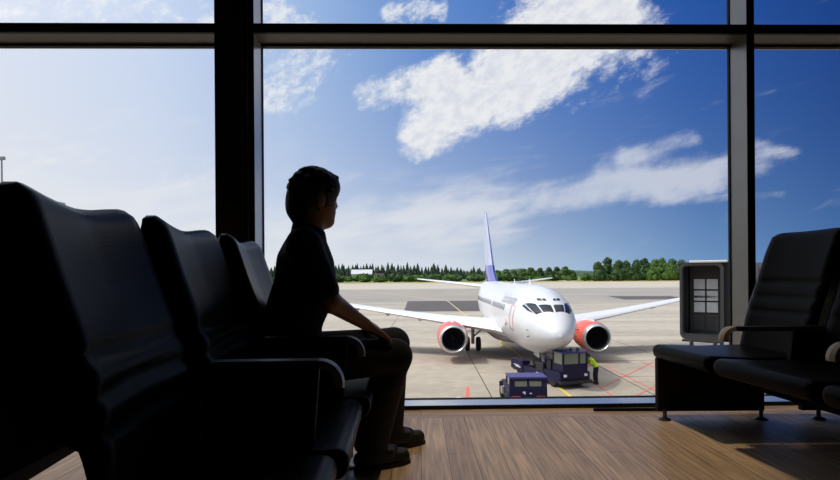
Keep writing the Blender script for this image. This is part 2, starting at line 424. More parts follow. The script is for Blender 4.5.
# flat dark grey patches on the apron
MB().prism([(-2.7, 92, GZ), (10.5, 92, GZ), (13.8, 129, GZ), (-2.9, 129, GZ)], (0, 0, 0.006)).out('apron_patch', 'dark_grey', kind='structure')
MB().prism([(47, 129, GZ), (63, 129, GZ), (66, 148, GZ), (50, 150, GZ)], (0, 0, 0.006)).out('apron_patch', 'dark_grey', kind='structure')
strip('apron_line', (7.35, 23), (7.2, 62), 0.15, 'yellowline')
strip('apron_line', (7.2, 62), (6.6, 92), 0.15, 'yellowline')
strip('apron_line', (6.6, 92), (6.3, 131), 0.20, 'paleline')
strip('apron_line', (6.3, 131), (-26, 225), 0.22, 'paleline')
for x in (3.55, 11.6, 17.2, -3.6):
    strip('apron_seam', (x - 0.15, 20), (x + 0.45, 88), 0.05, 'seam', 0.008)
for y in (27.9, 32.6, 38.5, 45.5, 54):
    strip('apron_seam', (11.6, y), (40, y + 1.2), 0.045, 'seam', 0.008)
for (p0, p1) in (((9.35, 24), (9.5, 31.2)), ((9.4, 29.3), (16.2, 38.5)), ((9.5, 26.2), (18.5, 37.0)), ((12.2, 26.2), (20.5, 35.5)), ((15.0, 38.0), (14.6, 26)), ((12.0, 36.5), (12.0, 25))):
    strip('apron_line', p0, p1, 0.075, 'redmark')
strip('apron_line', (2.12, 25.5), (2.5, 29.8), 0.16, 'redmark')
strip('apron_line', (1.75, 26.4), (1.85, 27.4), 0.25, 'whitemark')
strip('track', (118, 432), (150, 640), 10, 'track', 0.18)
# low wooded ridge on the horizon
def ridge():
    rings = []
    rnd = random.Random(3)
    for i in range(160):
        x = -1700 + i * 3400 / 159.0
        h = 14 + 3 * math.sin(i * 0.37) + 2 * math.sin(i * 0.91 + 1) + rnd.uniform(-2, 2)
        if x < -100: h += 6
        y0 = 1250
        rings.append([Vector((x, y0 - 60, GZ)), Vector((x, y0 - 45, GZ + h * 0.75)), Vector((x, y0, GZ + h)), Vector((x, y0 + 60, GZ + h * 0.8)), Vector((x, y0 + 90, GZ))])
    return MB().loft(rings).out('hills', 'hill', kind='structure')
ridge()

# ------------------------------------------------------------------ trees
def leaf_mesh(name, blobs, n, size, m, seed, core=0.80):
    """foliage: leaf clumps scattered over blob surfaces (one mesh)"""
    r = random.Random(seed); v = []; f = []
    for (cx, cy, cz, rx, ry, rz) in blobs:
        bm = bmesh.new(); bmesh.ops.create_icosphere(bm, subdivisions=2, radius=1)
        k = len(v)
        bm.verts.index_update()
        for q in bm.verts:
            s = core * r.uniform(0.82, 1.05)
            v.append(Vector((cx + q.co.x * rx * s, cy + q.co.y * ry * s, cz + q.co.z * rz * s)))
        f += [tuple(k + w.index for w in g.verts) for g in bm.faces]; bm.free()
        for i in range(n):
            d = Vector((r.gauss(0, 1), r.gauss(0, 1), r.gauss(0, 1))).normalized()
            s = r.uniform(0.78, 1.08)
            c = Vector((cx + d.x * rx * s, cy + d.y * ry * s, cz + d.z * rz * s))
            a = Vector((r.gauss(0, 1), r.gauss(0, 1), r.gauss(0, 1))).normalized(); b = d.cross(a).normalized()
            a = (a * 0.6 + d * 0.4).normalized()
            z = size * r.uniform(0.5, 1.2); k = len(v)
            v += [c - a * z - b * z * 0.6, c + a * z * 0.3 - b * z * 0.8, c + a * z + b * z * 0.5, c - a * z * 0.3 + b * z * 0.8]
            f.append((k, k + 1, k + 2, k + 3))
    return link(name, v, f, m)

def deciduous(seed, m, h=18.0, w=7.0):
    r = random.Random(seed); t = thing('broadleaf_tree', '', 'tree')
    blobs = []
    for i in range(9):
        a = r.uniform(0, 2 * PI); q = r.uniform(0.1, 0.62) * w; z = h * r.uniform(0.22, 0.82)
        q *= 1.0 - 0.55 * max(0, (z / h - 0.5)) * 2
        s = w * r.uniform(0.34, 0.52)
        blobs.append((q * math.cos(a), q * math.sin(a), z, s, s, s * r.uniform(0.8, 1.05)))
    for i in range(6):
        a = 2 * PI * i / 6 + r.uniform(-0.3, 0.3); q = 0.62 * w; blobs.append((q * math.cos(a), q * math.sin(a), h * r.uniform(0.14, 0.24), w * 0.42, w * 0.42, h * 0.2))
    blobs.append((0, 0, h * 0.45, w * 0.72, w * 0.72, h * 0.36)); blobs.append((r.uniform(-1, 1), 0, h * 0.84, w * 0.42, w * 0.42, h * 0.16))
    c = leaf_mesh('crown', blobs, 110, 0.75, m, seed); c.parent = t
    MB().tube([(0, 0, -0.3), (0.1, 0, h * 0.25), (0, 0.1, h * 0.6)], [0.4, 0.32, 0.15], 8).out('trunk', 'bark', t, True)
    return t
def conifer(seed, h=19.0, w=3.4):
    r = random.Random(seed); t = thing('conifer_tree', '', 'tree'); v = []; f = []
    n = 11
    for i in range(n):
        z0 = h * (0.10 + 0.82 * i / n); z1 = z0 + h * 0.16; rad = w * (1 - (i / n)) ** 0.85 * r.uniform(0.85, 1.1) + 0.25
        k = len(v); m = 14
        for j in range(m):
            a = 2 * PI * j / m + r.uniform(-0.1, 0.1); q = rad * (1.0 if j % 2 else 0.62) * r.uniform(0.85, 1.12)
            v.append(Vector((q * math.cos(a), q * math.sin(a), z0 - (0.5 if j % 2 else 0) + r.uniform(-0.2, 0.2))))
        v.append(Vector((0, 0, min(z1, h)))); v.append(Vector((0, 0, z0 + 0.3)))
        for j in range(m):
            f.append((k + j, k + (j + 1) % m, k + m)); f.append((k + (j + 1) % m, k + j, k + m + 1))
    link('crown', v, f, 'conifer', t)
    MB().tube([(0, 0, -0.3), (0, 0, h * 0.5), (0, 0, h * 0.9)], [0.28, 0.2, 0.05], 7).out('trunk', 'bark', t, True)
    return t
def bush(seed, m):
    r = random.Random(seed)
    blobs = [(r.uniform(-2.2, 2.2), r.uniform(-1, 1), r.uniform(1.2, 3.0), r.uniform(1.6, 2.4), r.uniform(1.6, 2.2), r.uniform(1.3, 2.2)) for _ in range(6)]
    blobs.append((0, 0, 1.6, 3.2, 2.2, 1.9))
    return leaf_mesh('bush', blobs, 60, 0.5, m, seed)
def copy_tree(o, parent=None):
    c = o.copy(); C.objects.link(c)
    if parent is not None: c.parent = parent
    for ch in list(o.children): copy_tree(ch, c)
    return c
def scatter(protos, spots, label, cat, group):
    used = set()
    for i, (x, y, s, k) in enumerate(spots):
        k = k % len(protos)
        o = protos[k] if k not in used else copy_tree(protos[k])
        used.add(k)
        o.location = (x, y, GZ + 0.05); o.scale = (s[0], s[0], s[1]) if isinstance(s, tuple) else (s, s, s)
        o.rotation_euler = (0, 0, random.uniform(0, 6.28))
        tag(o, label, cat, group)
rr = random.Random(11)
# grove on the right
sp = []
grove = [(599, 261.5, 448), (617, 262.5, 446), (635, 262, 450), (653, 262.5, 447), (671, 262, 450), (690, 262, 447), (708, 263, 450), (608, 257.5, 470), (626, 260.5, 472), (645, 258, 470), (662, 257.5, 474), (681, 260, 470), (699, 261, 474), (618, 260, 494), (637, 259.5, 496), (655, 259, 494), (673, 259, 497), (722, 262, 480)]
for px, top, d in grove:
    p = P(px, 275, d); h = (P(px, top, d).z - GZ)
    sp.append((p.x, d, (h / 18.0 * 0.93, h / 18.0), rr.randrange(4)))
scatter([deciduous(21, 'leaf2'), deciduous(22, 'leaf'), deciduous(23, 'leaf2'), deciduous(24, 'leaf2')], sp,
        'broadleaf tree of the dense green grove beyond the runway, right of the aircraft', 'tree', 'trees of the grove right of the aircraft')
# mid trees behind the tail
sp = []
for px, top, d in ((497, 270, 520), (506, 269, 515), (514, 270, 522), (523, 268.5, 515), (531, 267.5, 520), (540, 268, 515), (549, 267.5, 520), (557, 267, 512), (565, 266.5, 520), (572, 270, 512)):
    d += 16 if len(sp) % 2 else -10
    p = P(px, 275, d); h = (P(px, top, d).z - GZ)
    sp.append((p.x, d, (h / 14.0 * 1.1, h / 14.0), rr.randrange(2)))
scatter([deciduous(31, 'leaf', 14, 6.6), deciduous(32, 'leaf2', 14, 6.4)], sp,
        'low rounded tree in the green belt behind the aircraft tail', 'tree', 'trees behind the aircraft tail')
# conifers on the left
sp = []
px = 268.0
while px < 486:
    d = 600 + 34 * (len(sp) % 5) + rr.uniform(-4, 4); top = 266 - 3.5 * math.exp(-((px - 398) / 55.0) ** 2) + rr.uniform(-1.8, 3.2) + max(0, (px - 425) / 60.0 * 2.5)
    p = P(px, 275, d); h = P(px, top, d).z - GZ
    sp.append((p.x, d, (h / 19.0 * rr.uniform(1.2, 2.3), h / 19.0), rr.randrange(3)))
    px += rr.uniform(1.5, 4.2)
scatter([conifer(41), conifer(42, 19, 3.0), conifer(43, 19, 3.8)], sp,
        'dark pointed conifer in the distant tree line left of the aircraft', 'tree', 'conifers of the distant tree line')
# shrubs along the field
sp = []
for i in range(400):
    px = rr.uniform(262, 592); d = rr.uniform(462, 570)
    p = P(px, 275, d); s = rr.uniform(0.9, 1.6)
    if any(math.hypot(p.x - q[0], d - q[1]) < 13.5 for q in sp) or len(sp) > 68 or math.hypot(p.x + 21, d - 468) < 14 or (px > 490 and d > 488) or (-80 < p.x < -28 and d > 545): continue
    sp.append((p.x, d, (s * 1.25, s), rr.randrange(3)))
p = P(395, 275, 470); sp.append((p.x, 468, (1.7, 1.75), 1))
scatter([bush(51, 'leaf'), bush(52, 'leaf2'), bush(53, 'leaf')], sp, 'low green bush on the field edge beyond the runway', 'bush', 'bushes along the field edge')

# barn
b = thing('barn', 'white barn with pale roof before the dark conifers', 'building', (P(362, 275, 575).x, 575, GZ))
MB().prism([(-10, -4, 0), (10, -4, 0), (10, -4, 7.5), (-10, -4, 7.5)], (0, 8, 0)).out('wall', 'barnwall', b)
MB().prism([(-10.8, -5, 7.3), (-10.8, 0, 12.0), (-10.8, 5, 7.3)], (21.6, 0, 0)).out('roof', 'barnroof', b)
MB().box(1.0, 4.5, -4.12, -3.9, 0, 6.0).out('door', 'dark_grey', b)
b = thing('annex_house', 'small pale house at the right end of the white barn', 'building', (P(379, 275, 590).x, 590, GZ))
MB().box(-5, 5, -3, 3, 0, 5).out('wall', 'concrete', b)
MB().prism([(-5.5, -3.6, 4.8), (-5.5, 0, 8.0), (-5.5, 3.6, 4.8)], (11, 0, 0)).out('roof', 'bridgein', b)

# terminal wing and mast at far left
b = thing('terminal_wing', 'pale terminal wing with banded windows behind the nearest seat', 'building', (-41.2, 20, GZ))
MB().box(-30, 0, 0, 44.4, 0, 14.1).out('wall', 'concrete', b)
MB().box(-30.3, 0.3, -0.3, 44.7, 14.05, 14.6).out('roof', 'frame_light', b)
for k in range(3):
    MB().box(-0.05, 0.06, 1, 43.4, 2.2 + k * 4.2, 4.6 + k * 4.2).out('window_band', 'bandglass', b)
lp = thing('floodlight_mast', 'slim grey floodlight mast at the far left', 'mast', tuple(Vector((P(2.5, 275, 30).x, 30, GZ))))
mh = P(2.5, 158, 30).z - GZ
MB().tube([(0, 0, 0), (0, 0, mh)], [0.09, 0.04], 8).out('pole', 'mast', lp, True)
MB().box(-0.16, 0.16, -0.08, 0.08, mh - 0.1, mh + 0.08, 0.02).out('lamp_head', 'mast', lp)

# ------------------------------------------------------------------ airliner
def pchip(xs, ys, x):
    n = len(xs)
    if x <= xs[0]: return ys[0]
    if x >= xs[-1]: return ys[-1]
    i = max(k for k in range(n - 1) if xs[k] <= x)
    def slope(k):
        if k == 0: return (ys[1] - ys[0]) / (xs[1] - xs[0])
        if k == n - 1: return (ys[-1] - ys[-2]) / (xs[-1] - xs[-2])
        d0 = (ys[k] - ys[k - 1]) / (xs[k] - xs[k - 1]); d1 = (ys[k + 1] - ys[k]) / (xs[k + 1] - xs[k])
        if d0 * d1 <= 0: return 0.0
        return 2 * d0 * d1 / (d0 + d1)
    h = xs[i + 1] - xs[i]; u = (x - xs[i]) / h
    a, c = slope(i), slope(i + 1)
    return (2 * u ** 3 - 3 * u * u + 1) * ys[i] + (u ** 3 - 2 * u * u + u) * h * a + (-2 * u ** 3 + 3 * u * u) * ys[i + 1] + (u ** 3 - u * u) * h * c
FS = [0.0, 0.12, 0.45, 1.0, 1.7, 2.4, 3.2, 4.2, 5.5, 6.8, 18.5, 21.5, 24.5, 27.5, 30.5, 32.2]
FC = [2.82, 2.84, 2.89, 2.98, 3.09, 3.17, 3.23, 3.285, 3.32, 3.33, 3.33, 3.52, 3.86, 4.28, 4.68, 4.85]
FW = [0.03, 0.30, 0.60, 0.93, 1.22, 1.46, 1.61, 1.74, 1.83, 1.87, 1.88, 1.78, 1.45, 0.98, 0.48, 0.14]
FH = [0.03, 0.27, 0.53, 0.83, 1.13, 1.41, 1.67, 1.88, 1.99, 2.02, 2.02, 1.86, 1.53, 1.08, 0.58, 0.22]
fus = lambda s: (pchip(FS, FC, s), pchip(FS, FW, s), pchip(FS, FH, s))
def FP(s, th, off=0.0):
    """fuselage surface; th from the crown, positive to +x"""
    c, w, h = fus(s)
    return Vector(((w + off) * math.sin(th), s, c + (h + off) * math.cos(th)))
PLX, PLY = 7.12, 28.3
plane = thing('airliner', 'white twin-engine airliner with coral-red engines parked nose-on on the apron', 'airplane', (PLX, PLY, GZ), math.radians(0.45))
ss = [0.0, 0.02, 0.06, 0.12, 0.2, 0.32, 0.45, 0.7, 1.0, 1.35, 1.7, 2.05, 2.4, 2.8, 3.2, 3.7, 4.2, 4.8, 5.5, 6.2, 6.8] + [8 + k * 1.5 for k in range(8)] + [20, 21.5, 23, 24.5, 26, 27.5, 29, 30.5, 31.5, 32.2]
MB().loft([[FP(s, 2 * PI * k / 56) for k in range(56)] for s in ss]).out('fuselage', 'white_paint', plane, True)
def patch(name, corners, m, nu=6, nv=5, off=0.018):
    """corners in (s,th): bl, br, tr, tl"""
    bl, br, tr, tl = corners; v = []; f = []
    for i in range(nu + 1):
        for j in range(nv + 1):
            u, w = i / nu, j / nv
            s = (bl[0] * (1 - u) + br[0] * u) * (1 - w) + (tl[0] * (1 - u) + tr[0] * u) * w
            th = (bl[1] * (1 - u) + br[1] * u) * (1 - w) + (tl[1] * (1 - u) + tr[1] * u) * w
            v.append(FP(s, th, off))
    n1 = len(v)
    for i in range(nu + 1):
        for j in range(nv + 1):
            u, w = i / nu, j / nv
            s = (bl[0] * (1 - u) + br[0] * u) * (1 - w) + (tl[0] * (1 - u) + tr[0] * u) * w
            th = (bl[1] * (1 - u) + br[1] * u) * (1 - w) + (tl[1] * (1 - u) + tr[1] * u) * w
            v.append(FP(s, th, -0.03))
    q = nv + 1
    for i in range(nu):
        for j in range(nv):
            f.append((i * q + j, (i + 1) * q + j, (i + 1) * q + j + 1, i * q + j + 1))
            f.append((n1 + i * q + j, n1 + (i + 1) * q + j, n1 + (i + 1) * q + j + 1, n1 + i * q + j + 1))
    ed = [(i, 0, i + 1, 0) for i in range(nu)] + [(i, nv, i + 1, nv) for i in range(nu)]
    ed += [(0, j, 0, j + 1) for j in range(nv)] + [(nu, j, nu, j + 1) for j in range(nv)]
    for (i, j, k, l) in ed: f.append((i * q + j, k * q + l, n1 + k * q + l, n1 + i * q + j))
    return link(name, v, f, m, plane, True)
def s_at(z, th):
    lo, hi = 0.3, 6.0
    for _ in range(40):
        mid = (lo + hi) / 2
        c, w, h = fus(mid)
        if c + h * math.cos(th) < z: lo = mid
        else: hi = mid
    return lo
D = math.radians
for sg in (-1, 1):
    for name, t0, t1, z0, z1, z2, z3 in (('windshield', 3, 29, 3.98, 3.98, 4.30, 4.31), ('cockpit_window', 32, 48, 3.96, 3.84, 4.34, 4.36), ('cockpit_window', 50, 55, 3.88, 4.0, 4.22, 4.30)):
        a, c = D(t0), D(t1)
        patch(name, [(s_at(z0, a), sg * a), (s_at(z1, c), sg * c), (s_at(z2, c), sg * c), (s_at(z3, a), sg * a)], 'winglass')
    for t0, t1 in ((8, 14), (16, 24)):
        a, c = D(t0), D(t1)
        patch('eyebrow_window', [(s_at(4.54, a), sg * a), (s_at(4.54, c), sg * c), (s_at(4.64, c), sg * c), (s_at(4.64, a), sg * a)], 'winglass', 3, 2)
    for k in range(34):                                   # row of cabin windows
        s = 7.0 + k * 0.51
        if 12.6 < s < 13.0: continue
        c, w, h = fus(s); th = math.acos((3.78 - c) / h); th2 = math.acos((4.10 - c) / h)
        patch('cabin_window', [(s - 0.12, sg * th), (s + 0.12, sg * th), (s + 0.12, sg * th2), (s - 0.12, sg * th2)], 'cabinglass', 1, 2, 0.012)
    # forward door: outline
    c, w, h = fus(4.6)
    tb, tt = math.acos((2.75 - c) / h), math.acos((4.15 - c) / h)
    dr = patch('door', [(4.15, sg * tb), (5.0, sg * tb), (5.0, sg * tt), (4.15, sg * tt)], 'white_paint', 2, 8, 0.012)
    ol = MB()
    loop = [(4.15, tb), (5.0, tb), (5.0, tt), (4.15, tt)]
    for k in range(4):
        (s0, h0), (s1, h1) = loop[k], loop[(k + 1) % 4]
        ol.tube([FP(s0 + (s1 - s0) * q / 8, sg * (h0 + (h1 - h0) * q / 8), 0.008) for q in range(9)], 0.014, 6)
    ol.out('outline', 'redline', dr)
    # emblem beside the door
    patch('emblem', [(5.6, sg * D(98)), (6.5, sg * D(104)), (6.3, sg * D(92)), (5.7, sg * D(86))], 'pink', 4, 3, 0.012)
# lettering on both sides
def lettering(text, sg, s_start, z0, size):
    cu = bpy.data.curves.new('lettering', 'FONT'); cu.body = text; cu.size = size; cu.resolution_u = 3
    o = bpy.data.objects.new('tmp', cu); C.objects.link(o)
    dg = bpy.context.evaluated_depsgraph_get(); me = bpy.data.meshes.new_from_object(o.evaluated_get(dg))
    bpy.data.objects.remove(o)
    bm = bmesh.new(); bm.from_mesh(me)
    bmesh.ops.subdivide_edges(bm, edges=[e for e in bm.edges if e.calc_length() > 0.18], cuts=2, use_grid_fill=False)
    bmesh.ops.triangulate(bm, faces=bm.faces[:])
    bm.verts.index_update()
    v = []
    for q in bm.verts:
        s = s_start - q.co.x if sg < 0 else s_start + q.co.x
        c, w, h = fus(s); th = math.acos(max(-1, min(1, (z0 + q.co.y - c) / h)))
        v.append(FP(s, sg * th, 0.03))
    f = [tuple(x.index for x in g.verts) for g in bm.faces]; bm.free(); bpy.data.meshes.remove(me)
    return link('lettering', v, f, 'silver', plane)
lettering('Scandinavian', -1, 8.6, 4.22, 0.8)
lettering('Scandinavian', 1, 3.6, 4.22, 0.8)
# wings
AF = [(0, 0), (0.02, 0.028), (0.08, 0.055), (0.2, 0.078), (0.38, 0.08), (0.6, 0.058), (0.82, 0.025), (1, 0.002), (0.82, -0.012), (0.6, -0.028), (0.38, -0.042), (0.2, -0.042), (0.08, -0.032), (0.02, -0.018)]
def foil(x, s0, chord, z, thick=1.0):
    return [Vector((x, s0 + u * chord, z + w * chord * thick)) for u, w in AF]
for sg in (-1, 1):
    st = [(0.9, 9.2, 9.0, 1.95), (1.9, 10.2, 7.6, 2.18), (5.4, 12.35, 4.9, 2.60), (9.5, 14.6, 3.5, 3.12), (13.5, 16.75, 2.45, 3.66), (16.6, 18.4, 1.65, 4.08), (17.15, 18.85, 1.05, 4.17)]
    MB().loft([foil(sg * x, s, c, z, 1.0 if x < 6 else 0.9) for x, s, c, z in st]).out('wing', 'wing_grey', plane, True)
    for x in (7.0, 9.6, 12.2):                            # flap track fairings
        c = pchip([q[0] for q in st], [q[2] for q in st], x); s0 = pchip([q[0] for q in st], [q[1] for q in st], x); z = pchip([q[0] for q in st], [q[3] for q in st], x)
        MB().lathe([(0, 0.02), (0.3, 0.12), (0.9, 0.19), (1.6, 0.17), (2.4, 0.03)], (sg * x, s0 + c * 0.45, z - 0.22), (0, 1, -0.03), 12).out('flap_fairing', 'strut', plane, True)
    # engine
    ex, es, ez = sg * 4.83, 9.1, 1.68
    e = MB().lathe([(0.10, 0.86), (0.3, 0.97), (0.8, 1.045), (1.6, 1.06), (2.6, 1.0), (3.4, 0.86), (3.42, 0.70), (2.6, 0.66)], (ex, es, ez), (0, 1, 0.02), 40, False).out('engine', 'coral', plane, True)
    MB().lathe([(0.32, 0.76), (0.12, 0.765), (0.02, 0.79), (-0.02, 0.83), (0.0, 0.87), (0.06, 0.905), (0.16, 0.935), (0.26, 0.955), (0.34, 0.98)], (ex, es, ez), (0, 1, 0.02), 40, False).out('inlet_lip', 'lip', e, True)
    MB().lathe([(0.28, 0.765), (0.6, 0.75), (1.0, 0.77), (1.15, 0.77), (1.16, 0.02)], (ex, es, ez), (0, 1, 0.02), 40, False).out('inlet_duct', 'inlet', e, True)
    fb = MB()
    for k in range(24):
        a = 2 * PI * k / 24; ca, sa = math.cos(a), math.sin(a); cb, sb = math.cos(a + 0.2), math.sin(a + 0.2)
        fb.add([(ex + 0.2 * ca, es + 0.98, ez + 0.2 * sa), (ex + 0.2 * cb, es + 1.08, ez + 0.2 * sb), (ex + 0.745 * cb, es + 1.12, ez + 0.745 * sb), (ex + 0.745 * ca, es + 0.95, ez + 0.745 * sa),
                (ex + 0.2 * ca, es + 1.0, ez + 0.2 * sa), (ex + 0.2 * cb, es + 1.10, ez + 0.2 * sb), (ex + 0.745 * cb, es + 1.14, ez + 0.745 * sb), (ex + 0.745 * ca, es + 0.97, ez + 0.745 * sa)],
               [(0, 1, 2, 3), (4, 5, 6, 7), (0, 1, 5, 4), (1, 2, 6, 5), (2, 3, 7, 6), (3, 0, 4, 7)])
    fb.out('fan', 'fan', e)
    MB().lathe([(0.62, 0.01), (0.72, 0.1), (0.9, 0.18), (1.05, 0.22), (1.14, 0.23)], (ex, es, ez), (0, 1, 0.02), 20).out('spinner', 'fan', e, True)
    MB().lathe([(2.6, 0.62), (3.6, 0.56), (4.4, 0.42), (4.42, 0.30), (4.9, 0.05)], (ex, es, ez), (0, 1, 0.02), 24).out('exhaust', 'fan', e, True)
    pz = ez + 1.0
    MB().loft([[Vector((ex - w, es + s, z0)), Vector((ex + w, es + s, z0)), Vector((ex + w * 0.7, es + s, z1)), Vector((ex - w * 0.7, es + s, z1))] for s, w, z0, z1 in
               ((0.75, 0.03, pz - 0.05, pz + 0.08), (1.5, 0.16, pz - 0.1, pz + 0.2), (2.8, 0.2, pz - 0.25, pz + 0.1), (4.2, 0.18, pz - 0.5, pz - 0.2), (6.0, 0.08, pz - 0.5, pz - 0.25))]).out('pylon', 'wing_grey', e, True)
    # tailplane
    MB().loft([foil(sg * x, s, c, z, 0.8) for x, s, c, z in ((0.3, 26.6, 4.3, 4.75), (1.0, 27.1, 3.9, 4.83), (7.0, 30.8, 1.35, 5.55), (7.2, 31.1, 0.9, 5.58))]).out('tailplane', 'wing_grey', plane, True)
    # main gear
    gx, gs = sg * 2.86, 15.9
    g = MB().tube([(gx, gs, 0.56), (gx, gs, 2.2)], 0.13, 12).tube([(gx, gs, 1.1), (gx - sg * 1.1, gs + 0.2, 1.95)], 0.07, 8).out('main_gear', 'strut', plane, True)
    for q in (-0.43, 0.43):
        MB().lathe([(-0.17, 0.3), (-0.17, 0.46), (-0.1, 0.55), (0.1, 0.55), (0.17, 0.46), (0.17, 0.3)], (gx + q, gs, 0.556), (1, 0, 0), 24).out('wheel', 'rubber', g, True)
    MB().box(gx + sg * 0.62 - 0.03, gx + sg * 0.62 + 0.03, gs - 0.5, gs + 0.5, 1.0, 2.1, 0.02).out('gear_door', 'wing_grey', g)
# wing-to-body fairing
MB().loft([[Vector((w * math.cos(2 * PI * k / 24), s, 1.75 + (h * math.sin(2 * PI * k / 24)))) for k in range(24)] for s, w, h in ((9.0, 0.3, 0.2), (10.5, 1.55, 0.55), (12.5, 1.95, 0.70), (16, 1.95, 0.72), (18.5, 1.4, 0.5), (20, 0.3, 0.2))]).out('belly_fairing', 'belly_grey', plane, True)
# fin
def finsec(z, s0, chord, th):
    return [Vector((w * chord * th, s0 + u * chord, z)) for u, w in ((0, 0), (0.04, 0.035), (0.15, 0.06), (0.35, 0.07), (0.65, 0.045), (1, 0.003), (0.65, -0.045), (0.35, -0.07), (0.15, -0.06), (0.04, -0.035))]
fin = MB().loft([finsec(4.9, 21.5, 9.6, 0.55), finsec(5.5, 23.4, 7.6, 0.70), finsec(6.3, 24.9, 6.1, 0.9), finsec(9.0, 27.0, 4.4, 0.9), finsec(12.3, 29.6, 2.4, 0.8), finsec(12.55, 29.95, 1.9, 0.6)]).out('tail_fin', 'fin_sky_sheen', plane, True)
MB().loft([finsec(4.85, 21.2, 10.0, 0.62), finsec(5.5, 23.2, 7.9, 0.76), finsec(6.3, 24.75, 6.35, 0.93), finsec(6.9, 25.2, 5.88, 0.93)]).out('dorsal_fin', 'tailblue', plane, True)
# nose gear
g = MB().tube([(0, 4.0, 0.36), (0, 4.05, 1.7)], 0.08, 12).tube([(0, 4.0, 0.9), (0, 4.9, 1.6)], 0.05, 8).out('nose_gear', 'white', plane, True)
for q in (-0.21, 0.21):
    MB().lathe([(-0.1, 0.18), (-0.1, 0.28), (-0.06, 0.345), (0.06, 0.345), (0.1, 0.28), (0.1, 0.18)], (q, 4.0, 0.35), (1, 0, 0), 20).out('wheel', 'rubber', g, True)
for q in (-0.36, 0.36):
    MB().box(q - 0.02, q + 0.02, 3.5, 4.9, 1.25, 1.66, 0.01).out('gear_door', 'white_paint', g)
for s, h in ((7.5, 0.35), (13.0, 0.3)):
    MB().prism([FP(s, 0, -0.02), FP(s + 0.45, 0, -0.02), FP(s + 0.5, 0, h), FP(s + 0.3, 0, h)], (0.02, 0, 0)).out('antenna', 'white_paint', plane)
MB().prism([FP(8.0, PI, -0.02), FP(8.4, PI, -0.02), FP(8.5, PI, 0.32), FP(8.35, PI, 0.32)], (0.02, 0, 0)).out('antenna', 'strut', plane)
for sg in (-1, 1):
    for s, a in ((1.9, 95), (2.0, 112)):
        p = FP(s, sg * D(a), 0.0); q = FP(s, sg * D(a), 0.11)
        MB().tube([p, q, q + Vector((0, -0.12, 0))], 0.02, 6).out('probe', 'gseblack', plane)

# ------------------------------------------------------------------ tug, baggage tractor
def wheel(parent, x, y, r, w):
    MB().lathe([(-w / 2, r * 0.55), (-w / 2, r * 0.85), (-w * 0.35, r), (w * 0.35, r), (w / 2, r * 0.85), (w / 2, r * 0.55)], (x, y, r), (1, 0, 0), 22).out('wheel', 'rubber', parent, True)
tug = thing('pushback_tug', 'dark blue pushback tug with glazed cab under the airliner nose', 'tug', (8.11, 29.3, GZ), math.radians(18.3))
MB().box(-0.92, 0.92, 0.05, 1.65, 0.28, 0.86, 0.05).box(-0.95, -0.56, 1.5, 5.2, 0.28, 0.70, 0.04).box(0.56, 0.95, 1.5, 5.2, 0.28, 0.70, 0.04).box(-0.9, 0.9, 3.35, 3.8, 0.26, 0.5, 0.03).out('chassis', 'gseblue', tug)
cab = MB().box(-0.75, 0.75, 0.0, 1.05, 0.5, 1.28, 0.04).box(-0.75, -0.66, 0.02, 0.12, 1.26, 1.88).box(0.66, 0.75, 0.02, 0.12, 1.26, 1.88).box(-0.75, -0.66, 0.92, 1.02, 1.26, 1.88).box(0.66, 0.75, 0.92, 1.02, 1.26, 1.88).box(0.20, 0.28, 0.02, 0.1, 1.26, 1.88).out('cab', 'gseblue', tug)
MB().box(-0.67, 0.21, 0.05, 0.08, 1.27, 1.84).box(0.27, 0.67, 0.05, 0.08, 1.27, 1.84).out('windscreen', 'vglass', cab)
MB().box(-0.73, -0.70, 0.11, 0.93, 1.27, 1.84).out('side_window', 'vglass', cab)
MB().box(0.70, 0.73, 0.11, 0.93, 1.27, 1.84).out('side_window', 'vglass', cab)
MB().box(-0.67, 0.67, 0.96, 0.99, 1.27, 1.84).out('rear_window', 'gseblack', cab)
MB().box(-0.25, 0.25, 0.45, 0.80, 1.24, 1.56, 0.05).out('seat', 'gseblack', cab)
MB().box(-0.78, 0.78, -0.05, 1.06, 1.84, 1.93, 0.04).out('roof', 'gseroof', cab)
for x in (-0.1, 0.32):
    MB().lathe([(0, 0.09), (0.12, 0.085), (0.17, 0.05)], (x, 0.3, 1.93), (0, 0, 1), 12).out('beacon', 'amber', tug, True)
for x in (-0.62, 0.62):
    MB().box(x - 0.09, x + 0.09, -0.03, 0.02, 0.62, 0.76, 0.02).out('headlight', 'white', tug)
MB().box(-0.98, 0.98, -0.1, 0.06, 0.25, 0.42, 0.03).out('bumper', 'gseblack', tug)
MB().box(-0.80, 0.80, 1.15, 1.60, 0.8, 1.36, 0.05).box(-0.94, -0.58, 1.7, 2.5, 0.62, 1.12, 0.05).box(0.58, 0.94, 1.7, 2.9, 0.62, 1.2, 0.05).tube([(-0.7, 2.5, 0.7), (-0.72, 2.8, 0.95), (-0.74, 3.2, 0.72)], 0.06).tube([(-0.6, 2.4, 1.0), (-0.62, 2.9, 0.8), (-0.66, 3.8, 0.72)], 0.04).out('engine_housing', 'gseblack', tug)
pod = MB().box(-1.0, -0.48, 3.9, 5.35, 0.35, 0.95, 0.05).box(0.48, 1.0, 3.9, 5.35, 0.35, 0.95, 0.05).out('rear_pod', 'gseblue', tug)
for k in range(3):
    MB().box(-1.012, -0.995, 4.1 + k * 0.12, 4.7 + k * 0.12, 0.52 + k * 0.05, 0.55 + k * 0.05).out('stripe', 'white', pod)
for k in range(5):
    MB().box(-0.965, -0.945, 1.75 + k * 0.14, 1.82 + k * 0.14, 0.36 + 0.03 * k, 0.56, 0).out('side_marking', 'white', tug)
for x in (-0.74, 0.74):
    wheel(tug, x, 0.85, 0.36, 0.34); wheel(tug, x, 4.5, 0.34, 0.3)
